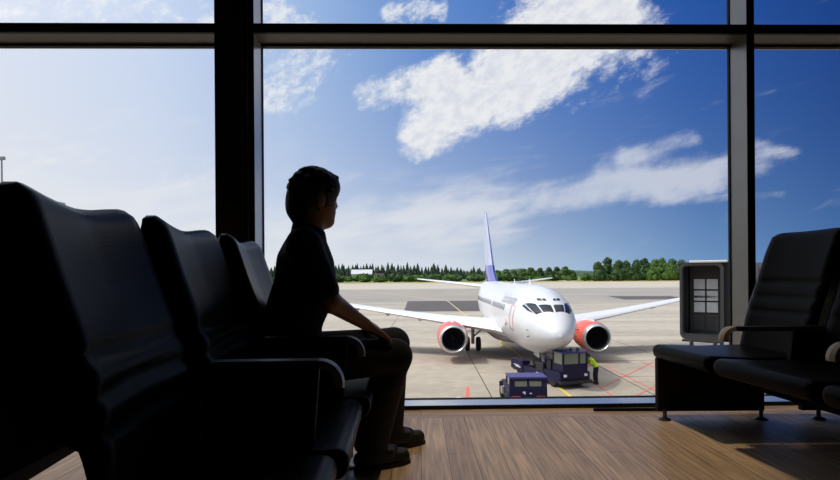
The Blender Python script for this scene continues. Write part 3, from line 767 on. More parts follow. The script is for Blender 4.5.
MB().box(-0.52, 0.52, 1.75, 1.95, 0.2, 0.62, 0.03).box(-0.5, 0.5, 2.75, 2.95, 0.15, 0.5, 0.03).out('cradle', 'gseblack', tug)

trac = thing('baggage_tractor', 'small blue tractor seen from behind just outside the window sill', 'tractor', (4.80, 25.0, GZ), math.radians(0))
MB().box(-0.85, 0.85, 0.0, 3.0, 0.22, 0.62, 0.06).out('chassis', 'gseblack', trac)
c2 = MB().loft([[Vector((-w, y, z)) for w in (0,)] for y, z in ((0, 0),)], False, False)
cab = MB().box(-0.86, 0.86, 0.0, 1.1, 0.45, 0.98, 0.05).box(-0.84, -0.60, 0.02, 0.1, 0.95, 1.35).box(0.60, 0.84, 0.02, 0.1, 0.95, 1.35).box(-0.62, 0.62, 0.02, 0.1, 1.22, 1.36).box(-0.05, 0.05, 0.02, 0.1, 0.95, 1.3).box(-0.84, -0.76, 0.95, 1.05, 0.95, 1.35).box(0.76, 0.84, 0.95, 1.05, 0.95, 1.35).out('cab', 'gseblue', trac)
MB().box(-0.6, 0.6, 0.05, 0.07, 0.97, 1.23).out('rear_window', 'vglass', cab)
MB().box(-0.80, -0.78, 0.12, 0.94, 0.97, 1.32).out('side_window', 'vglass', cab)
MB().box(0.78, 0.80, 0.12, 0.94, 0.97, 1.32).out('side_window', 'vglass', cab)
MB().box(-0.86, 0.86, -0.02, 1.12, 1.34, 1.42, 0.035).out('roof', 'gseroof', cab)
MB().box(-0.8, 0.8, 1.12, 2.9, 0.5, 0.82, 0.08).out('hood', 'gseblue', trac)
MB().box(0.35, 0.75, -0.025, 0.0, 0.5, 0.56).out('tail_light', 'redlamp', trac)
MB().box(-0.75, -0.35, -0.025, 0.0, 0.5, 0.56).out('tail_light', 'redlamp', trac)
MB().box(-0.25, -0.12, -0.012, 0.01, 0.70, 0.76).box(-0.19, -0.12, -0.012, 0.01, 0.64, 0.72).box(0.06, 0.16, -0.012, 0.01, 0.66, 0.70).out('rear_marking', 'white', trac)
MB().box(-0.2, 0.2, -0.3, 0.0, 0.3, 0.42, 0.03).out('tow_hitch', 'gseblack', trac)
for x in (-0.80, 0.80):
    wheel(trac, x, 0.55, 0.33, 0.24); wheel(trac, x, 2.4, 0.33, 0.24)
MB().tube([(-0.84, 1.0, 1.05), (-1.05, 1.05, 1.0)], 0.02, 6).box(-1.15, -0.97, 1.02, 1.07, 0.82, 1.06, 0.02).out('mirror', 'gseblack', trac)
MB().box(-1.0, -0.86, 1.3, 1.7, 0.4, 0.75, 0.03).out('side_step', 'strut', trac)

# ------------------------------------------------------------------ signed-distance bodies (people)
class Field:
    def __init__(s, lo, hi, h):
        s.lo = np.array(lo, float); s.h = h
        s.n = np.ceil((np.array(hi) - s.lo) / h).astype(int) + 1
        s.f = np.full(tuple(s.n), 1.0, np.float32)
    def _sub(s, lo, hi):
        a = np.clip(np.floor((np.array(lo) - s.lo) / s.h).astype(int), 0, s.n - 1); b = np.clip(np.ceil((np.array(hi) - s.lo) / s.h).astype(int) + 1, 1, s.n)
        sl = tuple(slice(int(i), int(j)) for i, j in zip(a, b))
        g = np.meshgrid(*[s.lo[k] + s.h * np.arange(a[k], b[k]) for k in range(3)], indexing='ij', sparse=True)
        return sl, g
    def _blend(s, sl, d, k):
        f = s.f[sl]
        if k <= 0: s.f[sl] = np.minimum(f, d)
        else:
            q = np.maximum(k - np.abs(f - d), 0) / k
            s.f[sl] = np.minimum(f, d) - q * q * k * 0.25
    def cone(s, p, q, r0, r1, k=0.02):
        p = np.array(p, float); q = np.array(q, float); m = max(r0, r1) + 3 * k + 3 * s.h
        sl, (X, Y, Z) = s._sub(np.minimum(p, q) - m, np.maximum(p, q) + m)
        d = q - p; L2 = float(d @ d) + 1e-12
        t = np.clip(((X - p[0]) * d[0] + (Y - p[1]) * d[1] + (Z - p[2]) * d[2]) / L2, 0, 1)
        dist = np.sqrt((X - p[0] - t * d[0]) ** 2 + (Y - p[1] - t * d[1]) ** 2 + (Z - p[2] - t * d[2]) ** 2) - (r0 + (r1 - r0) * t)
        s._blend(sl, dist.astype(np.float32), k); return s
    def ell(s, c, r, fwd=(1, 0), k=0.02, tilt=0.0, sub=False):
        """ellipsoid: r=(forward, side, up), forward direction fwd in xy, tilt lifts the forward axis"""
        c = np.array(c, float); m = max(r) + 3 * k + 3 * s.h
        sl, (X, Y, Z) = s._sub(c - m, c + m)
        fx, fy = fwd; n = math.hypot(fx, fy); fx /= n; fy /= n
        A = (X - c[0]) * fx + (Y - c[1]) * fy; B = -(X - c[0]) * fy + (Y - c[1]) * fx; Cz = (Z - c[2])
        ct, st = math.cos(tilt), math.sin(tilt)
        A2 = A * ct + Cz * st; C2 = -A * st + Cz * ct
        k0 = np.sqrt((A2 / r[0]) ** 2 + (B / r[1]) ** 2 + (C2 / r[2]) ** 2); k1 = np.sqrt((A2 / r[0] ** 2) ** 2 + (B / r[1] ** 2) ** 2 + (C2 / r[2] ** 2) ** 2) + 1e-9
        dist = (k0 * (k0 - 1) / k1).astype(np.float32)
        if sub: s.f[sl] = np.maximum(s.f[sl], -dist)
        else: s._blend(sl, dist, k)
        return s
    def cut(s, p, n):
        """keep the side the normal points away from"""
        n = np.array(n, float); n /= np.linalg.norm(n)
        sl, (X, Y, Z) = s._sub(s.lo, s.lo + s.h * (s.n - 1))
        d = (X - p[0]) * n[0] + (Y - p[1]) * n[1] + (Z - p[2]) * n[2]
        s.f = np.maximum(s.f, d.astype(np.float32)); return s
    def mesh(s, name, m, parent):
        f = s.f; f[0] = f[-1] = 1; f[:, 0] = f[:, -1] = 1; f[:, :, 0] = f[:, :, -1] = 1
        ins = f < 0
        cs = np.array(f.shape) - 1
        cnt = np.zeros(cs, np.int8)
        for dx in (0, 1):
            for dy in (0, 1):
                for dz in (0, 1):
                    cnt += ins[dx:dx + cs[0], dy:dy + cs[1], dz:dz + cs[2]]
        cells = np.argwhere((cnt > 0) & (cnt < 8))
        idx = np.full(cs, -1, np.int64); idx[tuple(cells.T)] = np.arange(len(cells))
        acc = np.zeros((len(cells), 3)); w = np.zeros(len(cells))
        corners = [(x, y, z) for x in (0, 1) for y in (0, 1) for z in (0, 1)]
        for a in corners:
            for ax in range(3):
                if a[ax]: continue
                b = list(a); b[ax] = 1
                fa = f[tuple((cells + a).T)]; fb = f[tuple((cells + b).T)]
                cr = (fa < 0) != (fb < 0)
                t = np.where(cr, fa / np.where(cr, fa - fb, 1), 0)
                pt = np.array(a, float)[None, :].repeat(len(cells), 0); pt[:, ax] = t
                acc += pt * cr[:, None]; w += cr
        V = s.lo + s.h * (cells + acc / np.maximum(w, 1)[:, None])
        faces = []
        for ax in range(3):
            sh = [slice(None)] * 3; s1 = list(sh); s2 = list(sh); s1[ax] = slice(0, -1); s2[ax] = slice(1, None)
            e = np.argwhere(ins[tuple(s1)] != ins[tuple(s2)])
            u, v2 = [(1, 2), (2, 0), (0, 1)][ax]
            flip = ins[tuple(e.T)]
            q = []
            for (i, j) in ((-1, -1), (0, -1), (0, 0), (-1, 0)):
                c = e.copy(); c[:, u] += i; c[:, v2] += j; q.append(idx[tuple(c.T)])
            q = np.stack(q, 1); q[~flip] = q[~flip][:, ::-1]
            faces.append(q)
        faces = np.concatenate(faces)
        me = bpy.data.meshes.new(name); me.from_pydata(V.tolist(), [], faces.tolist()); me.validate()
        me.materials.append(M[m])
        for p in me.polygons: p.use_smooth = True
        bm = bmesh.new(); bm.from_mesh(me)
        for _ in range(2): bmesh.ops.smooth_vert(bm, verts=bm.verts[:], factor=0.4, use_axis_x=True, use_axis_y=True, use_axis_z=True)
        bm.to_mesh(me); bm.free()
        o = bpy.data.objects.new(name, me); C.objects.link(o); o.parent = parent
        return o

V3 = lambda *a: np.array(a, float)
# ---- the boy: right (near) and left (far) limbs, in world coordinates
hipN, hipF = V3(-0.475, 2.10, 0.505), V3(-0.505, 2.285, 0.505)
kneN, kneF = V3(-0.105, 2.285, 0.500), V3(-0.120, 2.505, 0.525)
ankN, ankF = V3(-0.210, 2.415, 0.085), V3(-0.150, 2.68, 0.085)
toeN, toeF = V3(-0.118, 2.455, 0.035), V3(-0.048, 2.735, 0.035)
shN, shF = V3(-0.425, 2.055, 0.945), V3(-0.495, 2.335, 0.945)
elN, elF = V3(-0.330, 2.035, 0.735), V3(-0.395, 2.445, 0.735)
wrN, wrF = V3(-0.215, 2.185, 0.640), V3(-0.265, 2.435, 0.640)
pel, wai, che = V3(-0.50, 2.19, 0.535), V3(-0.495, 2.19, 0.67), V3(-0.448, 2.19, 0.80)
nk0, nk1 = V3(-0.440, 2.193, 0.965), V3(-0.424, 2.203, 1.085)
hd = V3(-0.420, 2.207, 1.155); fh = V3(0.80, 0.60, 0)
BF = (0.94, 0.34)
boy = thing('person', 'boy in dark polo shirt and trousers sitting on the far seat, looking out', 'person', (-0.5, 2.19, 0.0))
INV = Vector((0.5, -2.19, 0.0))
def place(o): o.data.transform(Matrix.Translation(INV)); return o
LO, HI = (-0.70, 1.93, 0.0), (0.08, 2.86, 1.31)
def torso(fd, g):
    fd.ell(pel, (0.115 + g, 0.150 + g, 0.10 + g), BF, 0.03)
    fd.ell(wai, (0.098 + g, 0.130 + g, 0.13 + g), BF, 0.04)
    fd.ell(che, (0.105 + g, 0.145 + g, 0.145 + g), BF, 0.05)
    fd.cone(shN + V3(-0.005, 0.03, -0.01), shF + V3(0.03, -0.03, -0.01), 0.050 + g, 0.050 + g, 0.06)
    fd.cone(che + V3(0, 0, 0.10), nk0 + V3(0, 0, 0.02), 0.085 + g, 0.048 + g, 0.05)
def hand(fd, wr, axis, pinky_side, down):
    """palm and five bent fingers lying over the thigh"""
    axis = axis / np.linalg.norm(axis); sd = pinky_side - axis * (pinky_side @ axis); sd /= np.linalg.norm(sd)
    pc = wr + axis * 0.045 + down * 0.004
    for q in (-0.020, -0.007, 0.007, 0.020):
        fd.cone(wr + sd * q * 0.5, wr + axis * 0.078 + sd * q * 1.25 + down * 0.006, 0.0145, 0.0115, 0.012)
    for q, ln in ((-0.027, 0.052), (-0.009, 0.062), (0.010, 0.057), (0.028, 0.044)):
        k0 = wr + axis * 0.078 + sd * q + down * 0.006
        k1 = k0 + (axis + down * 0.35) * ln * 0.5 + sd * q * 0.2
        k2 = k1 + (axis * 0.75 + down * 0.75) * ln * 0.32
        k3 = k2 + (axis * 0.5 + down * 0.9) * ln * 0.28
        fd.cone(k0, k1, 0.0092, 0.0085, 0.005); fd.cone(k1, k2, 0.0085, 0.0078, 0.004); fd.cone(k2, k3, 0.0078, 0.0065, 0.004)
    t0 = wr + axis * 0.022 - sd * 0.024; t1 = t0 + (axis * 0.7 - sd * 0.75) * 0.034 + down * 0.012; t2 = t1 + (axis * 0.95 - sd * 0.25 + down * 0.3) * 0.030
    fd.cone(t0, t1, 0.0125, 0.0100, 0.010); fd.cone(t1, t2, 0.0100, 0.0078, 0.004)
def arm(fd, sh, el, wr, g=0.0):
    fd.cone(sh, el, 0.048 + g, 0.036 + g, 0.03); fd.cone(el, wr, 0.037 + g, 0.024 + g, 0.02)
bd = Field(LO, HI, 0.0065)
torso(bd, 0.0)
for h_, k_, a_, t_ in ((hipN, kneN, ankN, toeN), (hipF, kneF, ankF, toeF)):
    bd.cone(h_, k_, 0.080, 0.056, 0.03); bd.cone(k_, a_, 0.052, 0.033, 0.02); bd.cone(a_ + V3(0, 0, -0.03), t_ + V3(0, 0, 0.005), 0.033, 0.026, 0.02)
arm(bd, shN, elN, wrN); arm(bd, shF, elF, wrF)
hand(bd, wrN, V3(0.075, 0.055, -0.055), V3(0.5, -0.85, 0), V3(0, 0, -0.55))
hand(bd, wrF, V3(0.095, 0.005, -0.05), V3(0.1, 1, 0), V3(0, 0, -0.55))
bd.cone(nk0 - V3(0, 0, 0.03), nk1, 0.052, 0.050, 0.03)
bd.ell(hd, (0.092, 0.074, 0.088), fh[:2], 0.02)
bd.ell(hd + fh * 0.030 + V3(0, 0, -0.055), (0.064, 0.056, 0.072), fh[:2], 0.03)
bd.ell(hd + fh * 0.062 + V3(0, 0, -0.112), (0.026, 0.028, 0.022), fh[:2], 0.03)          # chin
bd.ell(hd + fh * 0.080 + V3(0, 0, 0.005), (0.014, 0.045, 0.012), fh[:2], 0.02)             # brow
bd.cone(hd + fh * 0.086 + V3(0, 0, -0.012), hd + fh * 0.100 + V3(0, 0, -0.046), 0.008, 0.011, 0.012)   # nose
sdv = V3(-fh[1], fh[0], 0)
for q in (-1, 1):
    bd.ell(hd + fh * 0.078 + sdv * q * 0.030 + V3(0, 0, -0.018), (0.012, 0.014, 0.010), fh[:2], 0.004)  # eyeballs in their lids
    bd.ell(hd + sdv * q * 0.075 + fh * -0.004 + V3(0, 0, -0.030), (0.022, 0.010, 0.032), fh[:2], 0.008)  # ears
bd.ell(hd + fh * 0.087 + V3(0, 0, -0.073), (0.010, 0.024, 0.006), fh[:2], 0.006)           # lips
bd.ell(hd + fh * 0.085 + V3(0, 0, -0.086), (0.010, 0.020, 0.007), fh[:2], 0.006)
place(bd.mesh('body', 'skin', boy))
hr = Field((-0.60, 2.05, 0.99), (-0.25, 2.37, 1.31), 0.005)
hr.ell(hd + fh * 0.004 + V3(0, 0, 0.005), (0.101, 0.087, 0.096), fh[:2], 0.01)
hr.ell(hd - fh * 0.045 + V3(0, 0, -0.045), (0.062, 0.074, 0.070), fh[:2], 0.03)
hr.cone(hd - fh * 0.055 + V3(0, 0, -0.075), hd - fh * 0.05 + V3(0, 0, -0.100), 0.042, 0.036, 0.03)
hr.ell(hd + fh * 0.048 + V3(0, 0, 0.034), (0.050, 0.070, 0.042), fh[:2], 0.04)
rh = random.Random(5)
for i in range(130):                                    # tousled locks
    a = rh.uniform(0, 2 * PI); e = rh.uniform(0.05, 1.5)
    dr = V3(math.cos(a) * math.cos(e), math.sin(a) * math.cos(e), math.sin(e))
    if dr @ fh > 0.45 and dr[2] < 0.62: continue
    p0 = hd + dr * V3(0.093, 0.093, 0.092); tn = np.cross(dr, V3(0, 0, 1)); tn = tn / (np.linalg.norm(tn) + 1e-6)
    hr.cone(p0, p0 + dr * rh.uniform(0.010, 0.022) + fh * rh.uniform(-0.01, 0.03) + tn * rh.uniform(-0.02, 0.02) + V3(0, 0, -0.012), rh.uniform(0.009, 0.014), 0.004, 0.010)
hr.ell(hd + fh * 0.130 + V3(0, 0, -0.062), (0.082, 0.090, 0.088), fh[:2], sub=True)
for q in (-1, 1):
    hr.ell(hd + sdv * q * 0.085 + fh * 0.0 + V3(0, 0, -0.045), (0.024, 0.03, 0.038), fh[:2], sub=True)
place(hr.mesh('hair', 'hair', boy))
st = Field((-0.70, 1.93, 0.44), (-0.15, 2.60, 1.10), 0.007)
torso(st, 0.012)
st.cut((0, 0, 0.50), (0, 0, -1))
for s_, e_ in ((shN, elN), (shF, elF)):
    m_ = s_ + (e_ - s_) * 0.80
    st.cone(s_, m_, 0.064, 0.055, 0.03)
    # flat sleeve hem
cl = nk0 + V3(0.006, 0.004, 0.050)
for i in range(20):
    a, b_ = 2 * PI * i / 20, 2 * PI * (i + 1) / 20
    q = lambda w: cl + V3(0.050 * math.cos(w), 0.050 * math.sin(w), -0.020 * math.cos(w - 0.35))
    st.cone(q(a), q(b_), 0.013, 0.013, 0.006)
    st.cone(q(a) + V3(0, 0, -0.02), q(b_) + V3(0, 0, -0.02), 0.016, 0.016, 0.008)
shirt = place(st.mesh('shirt', 'shirt', boy))
tr = Field((-0.70, 1.95, 0.02), (0.06, 2.84, 0.68), 0.0075)
tr.ell(pel, (0.130, 0.165, 0.105), BF, 0.03)
for h_, k_, a_ in ((hipN, kneN, ankN), (hipF, kneF, ankF)):
    tr.cone(h_, k_, 0.094, 0.070, 0.03); tr.cone(k_, a_ + (a_ - k_) * -0.02, 0.066, 0.064, 0.02)
    tr.cone(k_ + V3(-0.03, 0, -0.1), a_ + V3(-0.02, 0, 0.02), 0.060, 0.060, 0.02)
tr.cut((0, 0, 0.075), (0, 0, -1))
place(tr.mesh('trousers', 'trousers', boy))
for a_, t_ in ((ankN, toeN), (ankF, toeF)):
    sh = Field(tuple(np.minimum(a_, t_) - V3(0.14, 0.12, 0.12)), tuple(np.maximum(a_, t_) + V3(0.14, 0.12, 0.10)), 0.006)
    dv = (t_ - a_) * V3(1, 1, 0); dv /= np.linalg.norm(dv)
    heel = a_ * V3(1, 1, 0) - dv * 0.045 + V3(0, 0, 0.040)
    toe = t_ * V3(1, 1, 0) + dv * 0.035 + V3(0, 0, 0.034)
    sh.cone(heel, toe, 0.040, 0.036, 0.02); sh.cone(a_ + V3(0, 0, 0.02), (heel + toe) / 2 + V3(0, 0, 0.02), 0.046, 0.040, 0.03)
    nrm = V3(-dv[1], dv[0], 0)
    sh.cone((heel + toe) / 2 + dv * 0.03 + nrm * 0.035 + V3(0, 0, 0.032), (heel + toe) / 2 + dv * 0.03 - nrm * 0.035 + V3(0, 0, 0.032), 0.016, 0.016, 0.012)
    sh.cone((heel + toe) / 2 + dv * 0.02 + V3(0, 0, 0.042), (heel + toe) / 2 + dv * 0.055 + V3(0, 0, 0.036), 0.018, 0.014, 0.01)
    sh.cut((0, 0, 0.002), (0, 0, -1))
    so_ = place(sh.mesh('shoe', 'shoe', boy))
    sole = MB()
    ring = []
    for k in range(24):
        a = 2 * PI * k / 24; L_ = np.linalg.norm(toe - heel) / 2 + 0.042; w_ = 0.044 + 0.004 * math.cos(a)
        c = (heel + toe) / 2 + dv * L_ * math.cos(a) + nrm * w_ * math.sin(a)
        ring.append(Vector((c[0], c[1], 0.001)))
    sole.loft([ring, [p + Vector((0, 0, 0.016)) for p in ring]])
    o = sole.out('sole', 'rubber', so_); place(o)

# ---- ground-crew worker bent over beside the tug
wk = thing('worker', 'ground-crew worker in yellow hi-vis vest bending over beside the blue tug', 'person', (9.50, 30.5, GZ))
def worker():
    lo, hi = (-0.75, -0.45, -0.02), (0.45, 0.45, 1.75); h = 0.022
    hipA, hipB = V3(0.06, -0.10, 0.90), V3(0.06, 0.10, 0.90)
    knA, knB = V3(0.02, -0.13, 0.48), V3(0.00, 0.14, 0.48); anA, anB = V3(0.06, -0.15, 0.08), V3(0.03, 0.18, 0.08)
    chst = V3(-0.16, 0, 1.22); sa, sb = V3(-0.22, -0.19, 1.33), V3(-0.22, 0.19, 1.33); hdw = V3(-0.36, 0, 1.50)
    f = Field(lo, hi, h)
    def legs(f, g):
        for a, b, c in ((hipA, knA, anA), (hipB, knB, anB)):
            f.cone(a, b, 0.085 + g, 0.062 + g, 0.03); f.cone(b, c, 0.06 + g, 0.042 + g, 0.02)
    def tor(f, g):
        f.ell((0.05, 0, 0.95), (0.12 + g, 0.17 + g, 0.12 + g), (1, 0), 0.04); f.cone((0.03, 0, 0.98), chst, 0.13 + g, 0.145 + g, 0.06); f.cone(sa, sb, 0.075 + g, 0.075 + g, 0.06); f.cone(chst, (-0.26, 0, 1.36), 0.13 + g, 0.07 + g, 0.05)
    legs(f, 0); tor(f, 0)
    for a, y in ((sa, -1), (sb, 1)):
        e = a + V3(-0.10, 0.05 * y, -0.26); w = e + V3(-0.20, -0.03 * y, -0.08)
        f.cone(a, e, 0.055, 0.045, 0.03); f.cone(e, w, 0.043, 0.032, 0.02); f.cone(w, w + V3(-0.08, 0, -0.02), 0.035, 0.026, 0.02)
    for c in (anA, anB): f.cone(c + V3(0.02, 0, -0.035), c + V3(-0.15, 0, -0.045), 0.045, 0.036, 0.02)
    f.cone((-0.26, 0, 1.36), hdw, 0.06, 0.058, 0.03); f.ell(hdw + V3(-0.02, 0, 0.03), (0.098, 0.078, 0.115), (1, -0.0), 0.02, -0.4); f.cone(hdw + V3(-0.11, 0, 0.02), hdw + V3(-0.125, 0, -0.01), 0.012, 0.016, 0.02)
    f.mesh('body', 'skin', wk)
    t = Field(lo, hi, h); legs(t, 0.022); t.ell((0.05, 0, 0.93), (0.14, 0.19, 0.12), (1, 0), 0.04); t.cut((0, 0, 0.09), (0, 0, -1)); t.cut((0, 0, 1.0), (0, 0, 1)); t.mesh('trousers', 'workwear', wk)
    v = Field(lo, hi, h); tor(v, 0.025); v.cut((0, 0, 0.90), (0, 0, -1))
    for a, y in ((sa, -1), (sb, 1)): v.cone(a, a + V3(-0.06, 0.03 * y, -0.16), 0.075, 0.068, 0.04)
    v.mesh('vest', 'vest', wk)
    hh = Field((-0.6, -0.2, 1.35), (-0.15, 0.2, 1.75), 0.016); hh.ell(hdw + V3(-0.005, 0, 0.055), (0.108, 0.088, 0.105), (1, 0), 0.02, -0.4); hh.cut(tuple(hdw + V3(-0.06, 0, 0.02)), (-0.75, 0, -0.66)); hh.mesh('hair', 'hair', wk)
    for c in (anA, anB):
        b = Field(tuple(c - V3(0.3, 0.1, 0.1)), tuple(c + V3(0.15, 0.1, 0.1)), 0.014); b.cone(c + V3(0.03, 0, -0.030), c + V3(-0.16, 0, -0.038), 0.055, 0.045, 0.02); b.cone(c, c + V3(0, 0, 0.06), 0.06, 0.06, 0.02); b.cut((0, 0, 0.0), (0, 0, -1)); b.mesh('boot', 'rubber', wk)
worker()

# ------------------------------------------------------------------ jet bridge
jb = thing('jet_bridge', 'black jet bridge with open cab standing outside the right window post', 'jet bridge', (9.3, 20.0, GZ), math.radians(-36))
bz0, bz1 = 3.68, 6.36            # cab floor and roof above the apron
fr = MB()
def rrect(x0, x1, z0, z1, r, y, n=5):
    pts = []
    for cx, cz, a0 in ((x1 - r, z1 - r, 0), (x0 + r, z1 - r, 90), (x0 + r, z0 + r, 180), (x1 - r, z0 + r, 270)):
        for k in range(n + 1):
            a = math.radians(a0 + 90 * k / n); pts.append(Vector((cx + r * math.cos(a), y, cz + r * math.sin(a))))
    return pts
rings = [rrect(0.10, 1.28, bz0 + 0.18, bz1 - 0.12, 0.12, 0.12), rrect(0.10, 1.28, bz0 + 0.18, bz1 - 0.12, 0.12, 0.0), rrect(0.0, 1.36, bz0, bz1, 0.2, -0.03), rrect(0.0, 1.36, bz0, bz1, 0.2, 0.12), rrect(0.08, 1.30, bz0 + 0.08, bz1 - 0.08, 0.18, 0.2), rrect(0.0, 1.36, bz0, bz1, 0.2, 0.3), rrect(0.08, 1.30, bz0 + 0.08, bz1 - 0.08, 0.18, 0.4), rrect(0.0, 1.36, bz0, bz1, 0.2, 0.5), rrect(0.1, 1.28, bz0 + 0.1, bz1 - 0.1, 0.12, 0.55)]
MB().loft(rings, False).out('bellows', 'bridge', jb)
MB().loft([rrect(-0.02, 1.38, bz0 - 0.02, bz1 + 0.02, 0.22, -0.06), rrect(-0.02, 1.38, bz0 - 0.02, bz1 + 0.02, 0.22, 0.0), rrect(0.07, 1.27, bz0 + 0.09, bz1 - 0.09, 0.15, 0.0), rrect(0.07, 1.27, bz0 + 0.09, bz1 - 0.09, 0.15, -0.06), rrect(-0.02, 1.38, bz0 - 0.02, bz1 + 0.02, 0.22, -0.06)], False).out('canopy_frame', 'bridgegrey', jb)
# cab shell (floor, roof, side, back wall)
MB().box(0.12, 2.0, 0.5, 2.6, bz0 - 0.1, bz0 + 0.12).box(0.06, 2.0, 0.5, 2.6, bz1 - 0.14, bz1).box(0.06, 0.14, 0.5, 2.6, bz0, bz1).box(0.06, 2.0, 2.5, 2.6, bz0, bz1).box(1.30, 2.0, 0.1, 0.5, bz0 + 0.1, bz1 - 0.02).box(1.9, 2.0, 0.5, 2.6, bz0, bz1).out('cab', 'bridge', jb)
dr = MB().box(0.16, 1.26, 0.82, 0.90, bz0 + 0.12, bz1 - 0.14).box(0.16, 1.26, 0.78, 0.84, bz0 + 1.42, bz0 + 1.5).out('door', 'bridgein', jb)
for i, x in enumerate((0.30, 0.72)):
    for k in range(3):
        z = bz0 + 0.90 + k * 0.42
        MB().box(x, x + 0.36, 0.78, 0.815, z, z + 0.36).out('pane', 'bridgepane', dr)
for x in (0.25, 0.70):
    MB().box(x, x + 0.40, 0.79, 0.815, bz0 + 0.22, bz0 + 0.80, 0.01).out('door_panel', 'bridgegrey', dr)
MB().box(0.3, 1.5, -0.1, 2.2, bz1, bz1 + 0.08, 0.02).out('roof_panel', 'frame_light', jb)
MB().box(0.05, 1.35, -0.10, 0.02, bz0 - 0.10, bz0 - 0.02, 0.02).out('bumper', 'bridge', jb)
for x in (0.35, 1.1, 1.3):
    MB().box(x - 0.05, x + 0.05, -0.12, 0.1, bz0 - 0.28, bz0 - 0.05, 0.02).out('buffer', 'bridge', jb)
# tunnel with ribs
tb = MB()
jbm = Matrix.Rotation(math.radians(36), 4, 'Z') @ Matrix.Translation((0.6, 0.55, 0))
tb.box(1.2, 18, 0.4, 3.2, bz0 + 0.05, bz1 + 0.02, mtx=jbm)
for k in range(100): tb.box(2.0 + k * 0.16, 2.08 + k * 0.16, 0.36, 0.41, bz0 + 0.1, bz1 - 0.02, mtx=jbm)
tb.out('tunnel', 'bridgewall', jb)
MB().tube([(4.2, 1.2, 0.6), (4.2, 1.2, bz0 + 0.1)], 0.16, 12).tube([(4.2, 2.4, 0.6), (4.2, 2.4, bz0 + 0.1)], 0.16, 12).box(3.9, 4.5, 0.8, 2.8, 0.5, 0.8, 0.04).out('support_column', 'bridgegrey', jb)
for y in (0.95, 2.65):
    MB().lathe([(-0.15, 0.25), (-0.15, 0.42), (-0.1, 0.5), (0.1, 0.5), (0.15, 0.42), (0.15, 0.25)], (4.2, y, 0.5), (0, 1, 0), 22).out('wheel', 'rubber', jb, True)

# ------------------------------------------------------------------ lounge shell
WY = 3.46; WR = math.radians(1.2)
WM = Matrix.Translation((0, WY, 0)) @ Matrix.Rotation(WR, 4, 'Z')      # window-wall frame: x along, y out, z up
DP = 0.20
RX0, RX1, RY0, CZ = -6.4, 6.4, -5.5, 3.3
def wall_y(x): return WY + x * math.tan(WR)
MB().prism([(RX0, RY0, 0), (RX1, RY0, 0), (RX1, wall_y(RX1) - 0.20, 0), (RX0, wall_y(RX0) - 0.20, 0)], (0, 0, -0.3)).out('floor', 'floor', kind='structure')
o = MB().box(-6.41, 6.41, -0.20, 0.0, -0.3, 0.0).out('floor_border', 'floor_edge', kind='structure'); o.matrix_world = WM
MB().prism([(RX0 - 0.2, RY0 - 0.2, CZ), (RX1 + 0.2, RY0 - 0.2, CZ), (RX1 + 0.2, wall_y(RX1) + DP, CZ), (RX0 - 0.2, wall_y(RX0) + DP, CZ)], (0, 0, 0.25)).out('ceiling', 'dark_wall', kind='structure')
MB().box(RX0 - 0.2, RX0, RY0, wall_y(RX0) + DP, -0.3, CZ).out('wall_left', 'dark_wall', kind='structure')
MB().box(RX1, RX1 + 0.2, RY0, wall_y(RX1) + DP, -0.3, CZ).out('wall_right', 'dark_wall', kind='structure')
MB().box(RX0 - 0.2, RX1 + 0.2, RY0 - 0.2, RY0, -0.3, CZ).out('wall_back', 'dark_wall', kind='structure')
# mullions: fins 4.5 cm wide and 20 cm deep
def struct(mb, name, m):
    o = mb.out(name, m, kind='structure'); o.matrix_world = WM; return o
posts = [(-6.4, -6.3), (-4.08, -3.98), (-1.085, -1.012), (2.055, 2.102), (5.07, 5.12), (6.30, 6.40)]
ZS, ZT0, ZT1 = 0.02, 2.325, 2.381
k = 0
for i in range(len(posts) - 1):
    x0, x1 = posts[i][1], posts[i + 1][0]
    for z0, z1 in ((ZS, ZT0), (ZT1, CZ)):
        k += 1
        wobj = MB().box(x0, x1, DP - 0.012, DP, z0, z1).out('window_%d' % k, 'glass', kind='structure'); wobj.matrix_world = WM
        # slim inner glazing bead
        bd_ = MB().box(x0, x1, DP - 0.03, DP + 0.01, z1 - 0.014, z1).box(x0, x1, DP - 0.016, DP + 0.01, z0, z0 + 0.004).box(x0, x0 + 0.005, DP - 0.014, DP + 0.01, z0, z1).box(x1 - 0.005, x1, DP - 0.014, DP + 0.01, z0, z1)
        bd_.out('window_frame', 'frame_black', wobj)
for i, (x0, x1) in enumerate(posts):
    big = i == 2
    struct(MB().box(x0, x1, 0.0, 0.005, 0, CZ), 'trim_%d' % (i + 1), 'frame_black')                    # front face
    struct(MB().box(x0, x1, 0.005, DP, 0, CZ), 'trim_%d' % (i + 11), 'frame_light' if big else 'frame_grey')
# the black column beside the left mullion
struct(MB().box(-1.245, -1.085, -0.02, DP + 0.02, 0, CZ).box(-1.068, -1.053, -0.012, 0.0, 0, CZ), 'trim_21', 'frame_black')
struct(MB().box(-1.083, -1.079, -0.016, 0.0, 0, CZ).box(-1.050, -1.046, -0.016, 0.0, 0, CZ), 'trim_22', 'frame_grey')
